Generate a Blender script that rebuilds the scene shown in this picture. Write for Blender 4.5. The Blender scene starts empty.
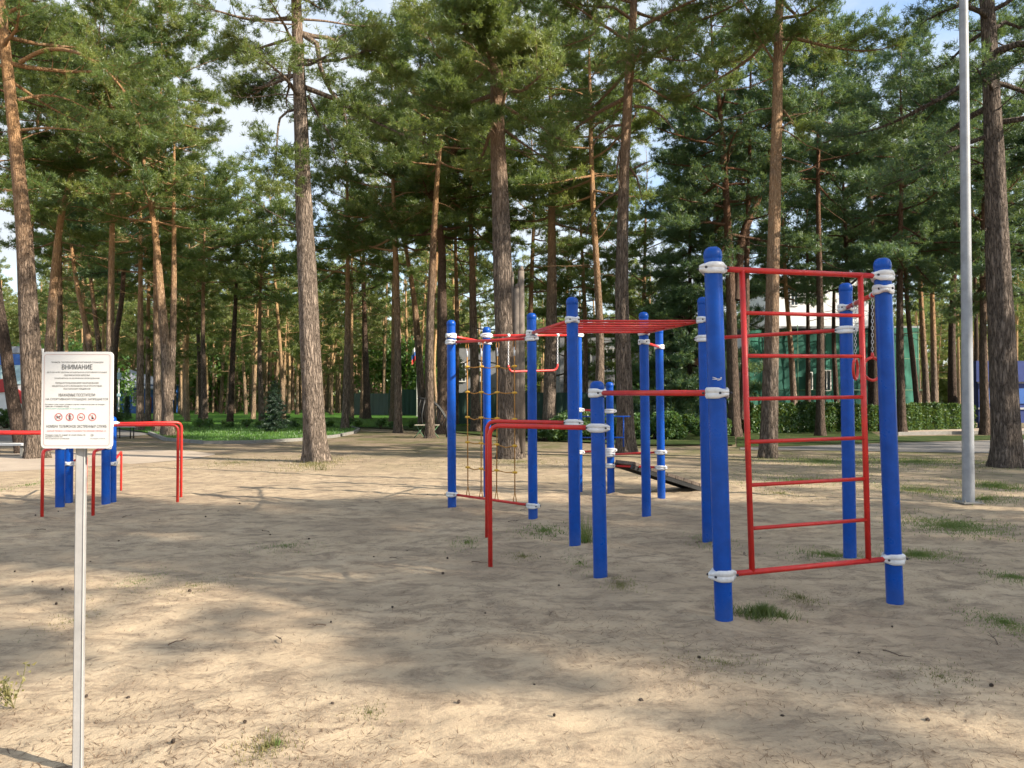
import bpy, math, random
import numpy as np
from mathutils import Vector, Matrix

PI = math.pi
R = math.radians
C = bpy.context.scene.collection
sc = bpy.context.scene
rnd = random.Random(7)

# ------------------------------------------------------------------ camera geometry
W, H, F = 1024, 768, 790.0
CAMZ = 1.5
PITCH = math.atan2(16, F)
cp, sp = math.cos(PITCH), math.sin(PITCH)


def ray(x, y):
    r = Vector((x - 512, 0, 0)) + Vector((0, cp, sp)) * F + Vector((0, -sp, cp)) * (384 - y)
    return r


def ground(x, y, z=0.0):
    r = ray(x, y)
    t = (z - CAMZ) / r.z
    return Vector((r.x * t, r.y * t, z))


def at(x, y, D):
    r = ray(x, y)
    t = D / r.y
    return Vector((r.x * t, D, CAMZ + r.z * t))


# ------------------------------------------------------------------ mesh helper
class MB:
    def __init__(self):
        self.v = []
        self.f = []
        self.m = []
        self.s = []

    def add(self, verts, faces, mat=0, smooth=True):
        o = len(self.v)
        self.v.extend([tuple(p) for p in verts])
        for f in faces:
            self.f.append(tuple(i + o for i in f))
            self.m.append(mat)
            self.s.append(smooth)
        return self

    def box(self, c, size, rz=0.0, mat=0, rot=None):
        x, y, z = size[0] / 2, size[1] / 2, size[2] / 2
        M = Matrix.Rotation(rz, 3, 'Z') if rot is None else rot
        vs = [M @ Vector((sx * x, sy * y, sz * z)) + Vector(c) for sz in (-1, 1) for sx, sy in ((-1, -1), (1, -1), (1, 1), (-1, 1))]
        fs = [(3, 2, 1, 0), (4, 5, 6, 7), (0, 1, 5, 4), (1, 2, 6, 5), (2, 3, 7, 6), (3, 0, 4, 7)]
        return self.add(vs, fs, mat, False)

    def tube(self, pts, rad, n=10, mat=0, caps=True, smooth=True):
        pts = [Vector(p) for p in pts]
        if not hasattr(rad, '__len__'):
            rad = [rad] * len(pts)
        vs, fs = [], []
        tprev = None
        u = None
        for i, p in enumerate(pts):
            a = pts[max(i - 1, 0)]
            b = pts[min(i + 1, len(pts) - 1)]
            t = (b - a)
            if t.length < 1e-9:
                t = Vector((0, 0, 1))
            t.normalize()
            if u is None:
                ref = Vector((1, 0, 0)) if abs(t.x) < 0.9 else Vector((0, 1, 0))
                u = t.cross(ref).normalized()
            else:
                u = (u - t * u.dot(t))
                u.normalize()
            w = t.cross(u)
            for k in range(n):
                ang = 2 * PI * k / n
                vs.append(p + (u * math.cos(ang) + w * math.sin(ang)) * rad[i])
        for i in range(len(pts) - 1):
            for k in range(n):
                k2 = (k + 1) % n
                fs.append((i * n + k, i * n + k2, (i + 1) * n + k2, (i + 1) * n + k))
        if caps:
            fs.append(tuple(reversed(range(n))))
            fs.append(tuple(range((len(pts) - 1) * n, len(pts) * n)))
        return self.add(vs, fs, mat, smooth)

    def lathe(self, prof, n=24, origin=(0, 0, 0), axis=None, mat=0, smooth=True):
        """prof = list of (r, z); axis = (X, Y, Z) frame"""
        o = Vector(origin)
        if axis is None:
            Z = Vector((0, 0, 1))
        else:
            Z = Vector(axis).normalized()
        ref = Vector((1, 0, 0)) if abs(Z.x) < 0.9 else Vector((0, 1, 0))
        Y = Z.cross(ref).normalized()
        X = Y.cross(Z)
        vs, fs = [], []
        for r, z in prof:
            for k in range(n):
                a = 2 * PI * k / n
                vs.append(o + X * (r * math.cos(a)) + Y * (r * math.sin(a)) + Z * z)
        for i in range(len(prof) - 1):
            for k in range(n):
                k2 = (k + 1) % n
                fs.append((i * n + k, i * n + k2, (i + 1) * n + k2, (i + 1) * n + k))
        fs.append(tuple(reversed(range(n))))
        fs.append(tuple(range((len(prof) - 1) * n, len(prof) * n)))
        return self.add(vs, fs, mat, smooth)

    def ball(self, c, r, n=8, mat=0, sz=1.0):
        prof = []
        m = max(4, n // 2 + 1)
        for i in range(m + 1):
            a = -PI / 2 + PI * i / m
            prof.append((max(r * math.cos(a), r * 0.02), r * sz * math.sin(a)))
        return self.lathe(prof, n, c, mat=mat)

    def build(self, name, mats, parent=None):
        me = bpy.data.meshes.new(name)
        me.from_pydata(self.v, [], self.f)
        if not isinstance(mats, (list, tuple)):
            mats = [mats]
        for m in mats:
            me.materials.append(m)
        me.polygons.foreach_set('material_index', self.m)
        me.polygons.foreach_set('use_smooth', self.s)
        me.update()
        o = bpy.data.objects.new(name, me)
        C.objects.link(o)
        if parent is not None:
            o.parent = parent
        return o


def tri_mesh(name, co, ntri, mat, parent=None):
    """co: (ntri*3,3) numpy array -> a mesh of separate triangles"""
    me = bpy.data.meshes.new(name)
    me.vertices.add(ntri * 3)
    me.vertices.foreach_set('co', co.astype(np.float32).ravel())
    me.loops.add(ntri * 3)
    me.loops.foreach_set('vertex_index', np.arange(ntri * 3, dtype=np.int32))
    me.polygons.add(ntri)
    me.polygons.foreach_set('loop_start', np.arange(0, ntri * 3, 3, dtype=np.int32))
    me.update(calc_edges=True)
    me.materials.append(mat)
    o = bpy.data.objects.new(name, me)
    C.objects.link(o)
    if parent is not None:
        o.parent = parent
    return o


def tag(o, label=None, cat=None, group=None, kind=None):
    if label:
        o['label'] = label
    if cat:
        o['category'] = cat
    if group:
        o['group'] = group
    if kind:
        o['kind'] = kind
    return o


def empty(name, loc, label=None, cat=None, group=None, rz=0.0):
    o = bpy.data.objects.new(name, None)
    C.objects.link(o)
    o.empty_display_size = 0.2
    o.location = loc
    o.rotation_euler = (0, 0, rz)
    tag(o, label, cat, group)
    return o


def copy_tree(o, parent=None):
    c = o.copy()
    C.objects.link(c)
    if parent is not None:
        c.parent = parent
    for ch in list(o.children):
        copy_tree(ch, c)
    return c


# ------------------------------------------------------------------ materials
def new_mat(name):
    m = bpy.data.materials.new(name)
    m.use_nodes = True
    nt = m.node_tree
    for n in list(nt.nodes):
        nt.nodes.remove(n)
    out = nt.nodes.new('ShaderNodeOutputMaterial')
    return m, nt, out


def N(nt, t, **kw):
    n = nt.nodes.new(t)
    for k, v in kw.items():
        setattr(n, k, v)
    return n


def ramp(nt, fac, stops, interp='LINEAR'):
    r = nt.nodes.new('ShaderNodeValToRGB')
    r.color_ramp.interpolation = interp
    els = r.color_ramp.elements
    while len(els) < len(stops):
        els.new(0.5)
    for e, (p, c) in zip(els, stops):
        e.position = p
        e.color = (c[0], c[1], c[2], 1) if hasattr(c, '__len__') else (c, c, c, 1)
    nt.links.new(fac, r.inputs['Fac'])
    return r.outputs['Color']


def noise(nt, vec, scale, detail=4, rough=0.55, dist=0.0):
    n = nt.nodes.new('ShaderNodeTexNoise')
    n.inputs['Scale'].default_value = scale
    n.inputs['Detail'].default_value = detail
    n.inputs['Roughness'].default_value = rough
    n.inputs['Distortion'].default_value = dist
    if vec is not None:
        nt.links.new(vec, n.inputs['Vector'])
    return n.outputs['Fac']


def mapping(nt, vec, scale=(1, 1, 1), loc=(0, 0, 0)):
    n = nt.nodes.new('ShaderNodeMapping')
    n.inputs['Scale'].default_value = scale
    n.inputs['Location'].default_value = loc
    nt.links.new(vec, n.inputs['Vector'])
    return n.outputs['Vector']


def mix(nt, fac, a, b, mode='MIX'):
    n = nt.nodes.new('ShaderNodeMix')
    n.data_type = 'RGBA'
    n.blend_type = mode
    n.clamp_factor = True
    for sock, v in ((n.inputs[0], fac), (n.inputs[6], a), (n.inputs[7], b)):
        if hasattr(v, 'is_linked') or hasattr(v, 'links'):
            nt.links.new(v, sock)
        elif hasattr(v, '__len__'):
            sock.default_value = (v[0], v[1], v[2], 1)
        else:
            sock.default_value = v
    return n.outputs[2]


def math_node(nt, op, a, b=None, clamp=False):
    n = nt.nodes.new('ShaderNodeMath')
    n.operation = op
    n.use_clamp = clamp
    for i, v in enumerate((a, b)):
        if v is None:
            continue
        if hasattr(v, 'links'):
            nt.links.new(v, n.inputs[i])
        else:
            n.inputs[i].default_value = v
    return n.outputs[0]


def principled(nt, out, color, rough=0.6, bump=None, bump_strength=0.3, bump_dist=0.02, metallic=0.0, spec=0.5):
    b = nt.nodes.new('ShaderNodeBsdfPrincipled')
    if hasattr(color, 'links'):
        nt.links.new(color, b.inputs['Base Color'])
    else:
        b.inputs['Base Color'].default_value = (*color, 1)
    if hasattr(rough, 'links'):
        nt.links.new(rough, b.inputs['Roughness'])
    else:
        b.inputs['Roughness'].default_value = rough
    b.inputs['Metallic'].default_value = metallic
    b.inputs['Specular IOR Level'].default_value = spec
    if bump is not None:
        bn = nt.nodes.new('ShaderNodeBump')
        bn.inputs['Strength'].default_value = bump_strength
        bn.inputs['Distance'].default_value = bump_dist
        nt.links.new(bump, bn.inputs['Height'])
        nt.links.new(bn.outputs['Normal'], b.inputs['Normal'])
    nt.links.new(b.outputs['BSDF'], out.inputs['Surface'])
    return b


def coord(nt, kind='Object'):
    return nt.nodes.new('ShaderNodeTexCoord').outputs[kind]


def paint(name, col, rough=0.35, wear=0.15, dirt=(0.25, 0.2, 0.15), spec=0.5, scale=9, base_dirt=0.0):
    m, nt, out = new_mat(name)
    o = coord(nt)
    n1 = noise(nt, o, scale, 6, 0.65)
    n2 = noise(nt, o, scale * 7, 3)
    dark = tuple(c * 0.72 for c in col)
    c1 = mix(nt, ramp(nt, n1, [(0.35, 0), (0.7, 1)]), col, dark)
    d = ramp(nt, n2, [(0.62, 0), (0.78, 1)])
    d = math_node(nt, 'MULTIPLY', d, wear)
    c2 = mix(nt, d, c1, dirt)
    if base_dirt:
        # sand splashed on the lowest part of the paint: a stain with a shape of its own
        g = nt.nodes.new('ShaderNodeNewGeometry')
        s = nt.nodes.new('ShaderNodeSeparateXYZ')
        nt.links.new(g.outputs['Position'], s.inputs[0])
        zz = math_node(nt, 'ADD', s.outputs['Z'], math_node(nt, 'MULTIPLY', n2, -0.16))
        f = ramp(nt, zz, [(0.0, base_dirt), (0.10, 0.0)])
        c2 = mix(nt, f, c2, dirt)
    # knocks and scratches down to the grey primer
    sc1 = noise(nt, mapping(nt, o, (1, 1, 0.35)), scale * 4.5, 8, 0.8, 1.5)
    chips = ramp(nt, sc1, [(0.665, 0), (0.69, 1)])
    c2 = mix(nt, math_node(nt, 'MULTIPLY', chips, min(1, wear * 4)), c2, (0.30, 0.30, 0.31))
    rg = ramp(nt, n1, [(0.3, rough * 0.8), (0.75, min(1, rough * 1.5))])
    principled(nt, out, c2, rg, n2, 0.06, 0.004, spec=spec)
    return m


def flat_mat(name, col, rough=0.6, var=0.25, scale=6, metallic=0.0, bump=0.1):
    m, nt, out = new_mat(name)
    o = coord(nt)
    n1 = noise(nt, o, scale, 5, 0.6)
    c = mix(nt, ramp(nt, n1, [(0.3, 0), (0.72, 1)]), tuple(x * (1 - var) for x in col), tuple(min(1, x * (1 + var * 0.6)) for x in col))
    principled(nt, out, c, rough, n1, bump, 0.01, metallic)
    return m


def foliage_mat(name, cols, trans=0.35, scale=0.55, fine=6.0, rough=0.6):
    """cols: dark, mid, light leaf colours that vary by twig clump"""
    m, nt, out = new_mat(name)
    o = coord(nt)
    oi = nt.nodes.new('ShaderNodeObjectInfo')
    v = nt.nodes.new('ShaderNodeVectorMath')
    v.operation = 'ADD'
    nt.links.new(o, v.inputs[0])
    comb = nt.nodes.new('ShaderNodeCombineXYZ')
    nt.links.new(math_node(nt, 'MULTIPLY', oi.outputs['Random'], 37.0), comb.inputs[0])
    nt.links.new(comb.outputs[0], v.inputs[1])
    n1 = noise(nt, v.outputs[0], scale, 3)
    n2 = noise(nt, v.outputs[0], fine, 2)
    f = math_node(nt, 'ADD', math_node(nt, 'MULTIPLY', n1, 0.65), math_node(nt, 'MULTIPLY', n2, 0.35))
    col = ramp(nt, f, [(0.36, cols[0]), (0.5, cols[1]), (0.64, cols[2])])
    hs = nt.nodes.new('ShaderNodeHueSaturation')
    nt.links.new(col, hs.inputs['Color'])
    nt.links.new(math_node(nt, 'ADD', math_node(nt, 'MULTIPLY', oi.outputs['Random'], 0.35), 0.82), hs.inputs['Value'])
    hs.inputs['Saturation'].default_value = 1.0
    col = hs.outputs['Color']
    d = nt.nodes.new('ShaderNodeBsdfDiffuse')
    nt.links.new(col, d.inputs['Color'])
    t = nt.nodes.new('ShaderNodeBsdfTranslucent')
    c2 = mix(nt, 0.5, col, (0.32, 0.42, 0.07))
    nt.links.new(c2, t.inputs['Color'])
    g = nt.nodes.new('ShaderNodeBsdfGlossy')
    g.inputs['Roughness'].default_value = 0.45
    g.inputs['Color'].default_value = (0.9, 0.95, 1, 1)
    mx = nt.nodes.new('ShaderNodeMixShader')
    mx.inputs[0].default_value = trans
    nt.links.new(d.outputs[0], mx.inputs[1])
    nt.links.new(t.outputs[0], mx.inputs[2])
    mx2 = nt.nodes.new('ShaderNodeMixShader')
    mx2.inputs[0].default_value = 0.04
    nt.links.new(mx.outputs[0], mx2.inputs[1])
    nt.links.new(g.outputs[0], mx2.inputs[2])
    nt.links.new(mx2.outputs[0], out.inputs['Surface'])
    return m


def bark_mat(name, low, lowdark, up, updark, z0, z1, fur=3.2):
    m, nt, out = new_mat(name)
    o = coord(nt)
    oi = nt.nodes.new('ShaderNodeObjectInfo')
    sep = nt.nodes.new('ShaderNodeSeparateXYZ')
    nt.links.new(o, sep.inputs[0])
    nz = noise(nt, o, 0.9, 4)
    z = math_node(nt, 'ADD', sep.outputs['Z'], math_node(nt, 'MULTIPLY', nz, 3.0))
    z = math_node(nt, 'ADD', z, math_node(nt, 'MULTIPLY', oi.outputs['Random'], 2.0))
    zf = nt.nodes.new('ShaderNodeMapRange')
    zf.inputs['From Min'].default_value = z0 + 2.2
    zf.inputs['From Max'].default_value = z1 + 2.2
    nt.links.new(z, zf.inputs['Value'])
    mp = mapping(nt, o, (fur * 5.5, fur * 5.5, fur * 0.9))
    # distort the plates
    nd = nt.nodes.new('ShaderNodeTexNoise')
    nd.inputs['Scale'].default_value = 2.0
    nd.inputs['Detail'].default_value = 3
    nt.links.new(mp, nd.inputs['Vector'])
    va = nt.nodes.new('ShaderNodeVectorMath')
    va.operation = 'MULTIPLY_ADD'
    nt.links.new(nd.outputs['Color'], va.inputs[0])
    va.inputs[1].default_value = (1.6, 1.6, 1.6)
    nt.links.new(mp, va.inputs[2])
    vo = nt.nodes.new('ShaderNodeTexVoronoi')
    vo.feature = 'DISTANCE_TO_EDGE'
    vo.inputs['Scale'].default_value = 1.0
    nt.links.new(va.outputs[0], vo.inputs['Vector'])
    plate = ramp(nt, vo.outputs['Distance'], [(0.0, 0.0), (0.10, 0.4), (0.36, 1)])
    fine = noise(nt, mapping(nt, o, (30, 30, 9)), 1.0, 5, 0.7)
    big = noise(nt, o, 1.6, 3)
    cl = mix(nt, plate, lowdark, low)
    cl = mix(nt, math_node(nt, 'MULTIPLY', ramp(nt, fine, [(0.4, 0), (0.75, 1)]), 0.55), cl, tuple(min(1, c * 1.6) for c in low))
    cu = mix(nt, ramp(nt, fine, [(0.3, 0), (0.62, 1)]), updark, up)
    cu = mix(nt, ramp(nt, big, [(0.5, 0), (0.72, 0.5)]), cu, low)
    col = mix(nt, zf.outputs['Result'], cl, cu)
    hs = nt.nodes.new('ShaderNodeHueSaturation')
    nt.links.new(col, hs.inputs['Color'])
    nt.links.new(math_node(nt, 'ADD', math_node(nt, 'MULTIPLY', oi.outputs['Random'], 0.5), 0.75), hs.inputs['Value'])
    col = hs.outputs['Color']
    hgt = math_node(nt, 'ADD', math_node(nt, 'MULTIPLY', plate, 1.2), math_node(nt, 'MULTIPLY', fine, 0.5))
    principled(nt, out, col, 0.9, hgt, 1.0, 0.045, spec=0.15)
    return m


M = {}
M['blue'] = paint('blue_paint', (0.0, 0.070, 0.40), 0.30, 0.08, (0.12, 0.16, 0.27), base_dirt=0.12, spec=0.28)
M['red'] = paint('red_paint', (0.62, 0.028, 0.022), 0.32, 0.2, (0.3, 0.12, 0.08))
M['white'] = paint('white_plastic', (0.74, 0.75, 0.77), 0.4, 0.35, (0.35, 0.3, 0.25), scale=14)
M['bolt'] = flat_mat('dark_bolt', (0.06, 0.06, 0.07), 0.4, metallic=0.6)
M['steel'] = flat_mat('galvanised_steel', (0.52, 0.53, 0.55), 0.42, 0.2, 10, 0.6)
M['pole'] = paint('grey_pole_paint', (0.29, 0.31, 0.34), 0.42, 0.25, (0.25, 0.22, 0.2), scale=5)
M['signwhite'] = flat_mat('sign_white', (0.60, 0.61, 0.61), 0.5, 0.03, 4, bump=0.0)
M['signink'] = flat_mat('sign_ink', (0.015, 0.017, 0.02), 0.6, 0.1)
M['signred'] = flat_mat('sign_red', (0.50, 0.06, 0.06), 0.5, 0.1)
M['signgreen'] = flat_mat('sign_green', (0.10, 0.40, 0.30), 0.5, 0.1)
M['signpink'] = flat_mat('sign_edge', (0.50, 0.33, 0.32), 0.5, 0.1)
M['rope'] = flat_mat('yellow_rope', (0.42, 0.20, 0.045), 0.8, 0.35, 60)
M['knot'] = flat_mat('yellow_plastic', (0.72, 0.40, 0.03), 0.45, 0.15, 20)
M['wood_dark'] = None
M['iron'] = flat_mat('dark_iron', (0.03, 0.032, 0.034), 0.5, 0.2, 8, 0.4)
M['greeniron'] = flat_mat('green_iron', (0.06, 0.14, 0.07), 0.5, 0.2, 8)
M['plank'] = flat_mat('bench_plank', (0.42, 0.38, 0.30), 0.7, 0.3, 8)
M['bark'] = bark_mat('pine_bark', (0.270, 0.212, 0.168), (0.050, 0.038, 0.030), (0.56, 0.34, 0.175), (0.36, 0.20, 0.10), 4.2, 9.0, 2.5)
M['bark_pale'] = bark_mat('pale_grey_pine_bark', (0.275, 0.222, 0.180), (0.055, 0.043, 0.035), (0.42, 0.28, 0.18), (0.26, 0.16, 0.10), 9.5, 15.0, 2.5)
M['bark_old'] = bark_mat('old_pine_bark', (0.215, 0.176, 0.148), (0.040, 0.032, 0.028), (0.30, 0.21, 0.15), (0.19, 0.125, 0.085), 11.0, 17.0, 2.5)
M['bark_grey'] = bark_mat('grey_pine_bark', (0.225, 0.182, 0.150), (0.045, 0.036, 0.030), (0.44, 0.29, 0.175), (0.26, 0.155, 0.095), 6.2, 10.5, 2.5)
M['bark_tan'] = bark_mat('tan_pine_bark', (0.235, 0.190, 0.155), (0.050, 0.040, 0.033), (0.50, 0.335, 0.205), (0.33, 0.205, 0.12), 2.0, 6.0, 2.5)
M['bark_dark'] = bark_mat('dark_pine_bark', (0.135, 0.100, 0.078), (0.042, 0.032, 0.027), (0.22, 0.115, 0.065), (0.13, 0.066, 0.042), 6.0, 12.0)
M['bark_far'] = bark_mat('sunlit_pine_bark', (0.36, 0.265, 0.18), (0.14, 0.10, 0.07), (0.62, 0.41, 0.21), (0.42, 0.26, 0.13), 2.5, 8.0, 2.0)  # sunlight on the far trunks is brightened into the bark colour
M['deadwood'] = flat_mat('dead_wood', (0.15, 0.125, 0.105), 0.9, 0.4, 5)
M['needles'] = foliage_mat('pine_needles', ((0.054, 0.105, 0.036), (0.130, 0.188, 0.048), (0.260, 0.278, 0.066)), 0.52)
M['needles_dark'] = foliage_mat('dark_pine_needles', ((0.024, 0.070, 0.046), (0.052, 0.118, 0.062), (0.120, 0.190, 0.072)), 0.40)  # copy of the pine needles with shade put into the colour; spruce shares it
M['needles_far'] = foliage_mat('far_pine_needles', ((0.075, 0.115, 0.036), (0.155, 0.195, 0.050), (0.25, 0.26, 0.065)), 0.45)
M['leaf'] = foliage_mat('hedge_leaves', ((0.030, 0.076, 0.018), (0.050, 0.115, 0.025), (0.078, 0.155, 0.034)), 0.26, 1.5, 9)
M['leaf_bright'] = foliage_mat('shrub_leaves', ((0.040, 0.11, 0.020), (0.075, 0.17, 0.030), (0.13, 0.24, 0.045)), 0.4, 0.8, 5)
M['leaf_spruce'] = foliage_mat('spruce_needles', ((0.014, 0.034, 0.024), (0.026, 0.055, 0.034), (0.045, 0.08, 0.045)), 0.15, 1.5, 8)
M['grassblade'] = foliage_mat('grass_blades', ((0.060, 0.105, 0.022), (0.105, 0.150, 0.034), (0.18, 0.195, 0.07)), 0.35, 1.2, 7)
M['drygrass'] = foliage_mat('dry_grass_blades', ((0.11, 0.11, 0.035), (0.19, 0.17, 0.065), (0.29, 0.24, 0.11)), 0.3, 1.2, 7)
M['cone'] = flat_mat('pine_cone_scales', (0.055, 0.038, 0.028), 0.8, 0.4, 40)
M['litter'] = flat_mat('needle_litter', (0.15, 0.092, 0.052), 0.9, 0.5, 3)
M['twig'] = flat_mat('dry_twig', (0.14, 0.10, 0.075), 0.9, 0.4, 6)
M['concrete'] = flat_mat('kerb_concrete', (0.21, 0.205, 0.19), 0.85, 0.25, 5)


def board_mat():
    m, nt, out = new_mat('weathered_board')
    o = coord(nt)
    n = noise(nt, mapping(nt, o, (2, 30, 2)), 3, 5)
    c = ramp(nt, n, [(0.3, (0.06, 0.047, 0.037)), (0.55, (0.13, 0.10, 0.078)), (0.75, (0.22, 0.18, 0.14))])
    principled(nt, out, c, 0.75, n, 0.4, 0.01)
    return m


M['wood_dark'] = board_mat()


def ground_mat():
    m, nt, out = new_mat('sandy_ground')
    g = nt.nodes.new('ShaderNodeNewGeometry')
    p = g.outputs['Position']
    big = noise(nt, p, 0.16, 4, 0.6)
    med = noise(nt, p, 0.75, 6, 0.65, 0.4)
    streak = noise(nt, mapping(nt, p, (0.8, 1.3, 1)), 3.6, 9, 0.75, 0.5)
    fine = noise(nt, p, 22, 5, 0.7)
    grain = noise(nt, p, 160, 2, 0.6)
    sand = ramp(nt, med, [(0.28, (0.265, 0.205, 0.145)), (0.5, (0.405, 0.316, 0.214)), (0.72, (0.49, 0.39, 0.272))])
    soil = ramp(nt, fine, [(0.3, (0.14, 0.105, 0.073)), (0.7, (0.27, 0.205, 0.145))])
    f1 = ramp(nt, streak, [(0.46, 0), (0.60, 0.9)])
    col = mix(nt, f1, sand, soil)
    # old needles and dust drifted in patches
    f2 = ramp(nt, fine, [(0.56, 0), (0.68, 0.7)])
    f2 = math_node(nt, 'MULTIPLY', f2, ramp(nt, big, [(0.35, 0.25), (0.62, 1)]))
    col = mix(nt, f2, col, (0.145, 0.095, 0.058))
    col = mix(nt, math_node(nt, 'MULTIPLY', ramp(nt, grain, [(0.3, 0), (0.75, 1)]), 0.25), col, (0.52, 0.44, 0.33))
    # moss and thin grass cover further away and to the right
    s = nt.nodes.new('ShaderNodeSeparateXYZ')
    nt.links.new(p, s.inputs[0])
    far = nt.nodes.new('ShaderNodeMapRange')
    far.inputs['From Min'].default_value = 13
    far.inputs['From Max'].default_value = 28
    nt.links.new(math_node(nt, 'ADD', s.outputs['Y'], math_node(nt, 'MULTIPLY', s.outputs['X'], 0.55)), far.inputs['Value'])
    # trodden needle cover under the pines, with the shade there darkened into it
    carpet_shade = nt.nodes.new('ShaderNodeMapRange')
    carpet_shade.inputs['From Min'].default_value = 20
    carpet_shade.inputs['From Max'].default_value = 29
    nt.links.new(math_node(nt, 'ADD', s.outputs['Y'], math_node(nt, 'MULTIPLY', streak, 5.0)), carpet_shade.inputs['Value'])
    cc = mix(nt, ramp(nt, streak, [(0.35, 0), (0.65, 1)]), (0.26, 0.205, 0.150), (0.125, 0.090, 0.060))
    col = mix(nt, math_node(nt, 'MULTIPLY', carpet_shade.outputs['Result'], 0.8), col, cc)
    gm = math_node(nt, 'MULTIPLY', ramp(nt, noise(nt, p, 0.55, 6, 0.7, 0.5), [(0.42, 0), (0.6, 1)]), far.outputs['Result'])
    green = ramp(nt, fine, [(0.3, (0.055, 0.075, 0.024)), (0.7, (0.12, 0.13, 0.05))])
    col = mix(nt, math_node(nt, 'MULTIPLY', gm, 0.8), col, green)
    hgt = math_node(nt, 'ADD', math_node(nt, 'MULTIPLY', fine, 0.6), math_node(nt, 'ADD', math_node(nt, 'MULTIPLY', streak, 0.9), math_node(nt, 'MULTIPLY', grain, 0.12)))
    principled(nt, out, col, 0.95, hgt, 0.55, 0.035, spec=0.1)
    return m


def lawn_mat():
    m, nt, out = new_mat('lawn_turf')
    g = nt.nodes.new('ShaderNodeNewGeometry')
    p = g.outputs['Position']
    n = noise(nt, p, 0.5, 6, 0.7)
    f = noise(nt, p, 12, 4, 0.7)
    c = ramp(nt, n, [(0.3, (0.045, 0.125, 0.020)), (0.55, (0.075, 0.180, 0.028)), (0.75, (0.13, 0.19, 0.042))])
    c = mix(nt, ramp(nt, f, [(0.45, 0), (0.7, 0.6)]), c, (0.03, 0.06, 0.012))
    principled(nt, out, c, 0.95, f, 0.8, 0.05, spec=0.1)
    return m


def asphalt_mat(name, a, b):
    m, nt, out = new_mat(name)
    g = nt.nodes.new('ShaderNodeNewGeometry')
    p = g.outputs['Position']
    n = noise(nt, p, 0.7, 6, 0.7)
    f = noise(nt, p, 40, 3, 0.7)
    c = ramp(nt, n, [(0.3, a), (0.7, b)])
    c = mix(nt, ramp(nt, f, [(0.4, 0), (0.7, 0.35)]), c, (0.3, 0.28, 0.26))
    principled(nt, out, c, 0.9, f, 0.4, 0.01, spec=0.2)
    return m


M['ground'] = ground_mat()
M['lawn'] = lawn_mat()
def dull_turf():
    m, nt, out = new_mat('dull_turf')
    g = nt.nodes.new('ShaderNodeNewGeometry')
    p = g.outputs['Position']
    n = noise(nt, p, 1.1, 6, 0.7)
    f = noise(nt, p, 14, 4, 0.7)
    c = ramp(nt, n, [(0.3, (0.03, 0.05, 0.014)), (0.55, (0.055, 0.085, 0.025)), (0.72, (0.15, 0.125, 0.07))])
    c = mix(nt, ramp(nt, f, [(0.45, 0), (0.7, 0.6)]), c, (0.03, 0.04, 0.012))
    principled(nt, out, c, 0.95, f, 0.8, 0.05, spec=0.1)
    return m


M['turf_dull'] = dull_turf()
M['asphalt'] = asphalt_mat('path_asphalt', (0.12, 0.117, 0.113), (0.20, 0.19, 0.18))
M['gravelpath'] = asphalt_mat('path_sand', (0.33, 0.27, 0.21), (0.50, 0.41, 0.32))

# ------------------------------------------------------------------ ground
_rg = np.random.default_rng(5)
_waves = []
for lam, amp, k in ((9.0, 0.005, 6), (3.2, 0.005, 8), (1.1, 0.0045, 12), (0.5, 0.0030, 16), (0.24, 0.0021, 18), (0.14, 0.0012, 18)):
    for i in range(k):
        a = _rg.uniform(0, 2 * PI)
        L = lam * _rg.uniform(0.7, 1.35)
        _waves.append((2 * PI / L * math.cos(a), 2 * PI / L * math.sin(a), _rg.uniform(0, 2 * PI), amp * 1.6 / math.sqrt(k)))


FEET = []
for bx, by in ((452, 508), (487, 499), (533, 518), (575, 546), (600, 577), (611, 494), (646, 516), (661, 499), (708, 541), (724, 622), (895, 603), (850, 558), (490, 566), (60, 508), (106, 505), (42, 517), (93, 515), (968, 502)):
    q_ = ground(bx, by)
    FEET.append((q_.x + 0.05, q_.y, 0.16, 0.034))
    FEET.append((q_.x, q_.y - 0.02, 0.36, -0.018))
for bx, by, rr in ((810, 610, 0.6), (790, 560, 0.5), (490, 512, 0.5), (640, 540, 0.6), (560, 560, 0.4)):
    q_ = ground(bx, by)
    FEET.append((q_.x, q_.y, rr, -0.030))


def gz_np(x, y):
    z = np.zeros_like(x)
    for kx, ky, ph, a in _waves:
        z += a * np.sin(kx * x + ky * y + ph)
    for fx, fy, rr, aa in FEET:
        d2 = (x - fx) ** 2 + (y - fy) ** 2
        z += aa * np.exp(-d2 / rr ** 2) * (1 + 0.5 * np.sin(9 * x + 7 * y))
    fade = np.clip((21 - np.hypot(x * 0.8, y - 3)) / 9, 0, 1)
    return z * fade


def gz(x, y):
    return float(gz_np(np.array([float(x)]), np.array([float(y)]))[0])


def axis_coords(dense, step, outer):
    a, b = dense
    core = np.arange(a, b + step / 2, step)
    lo, hi = [], []
    s, v = step, a
    while v > -outer:
        s *= 1.14
        v -= s
        lo.append(v)
    s, v = step, b
    while v < outer:
        s *= 1.14
        v += s
        hi.append(v)
    return np.array(lo[::-1] + list(core) + hi)


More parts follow.
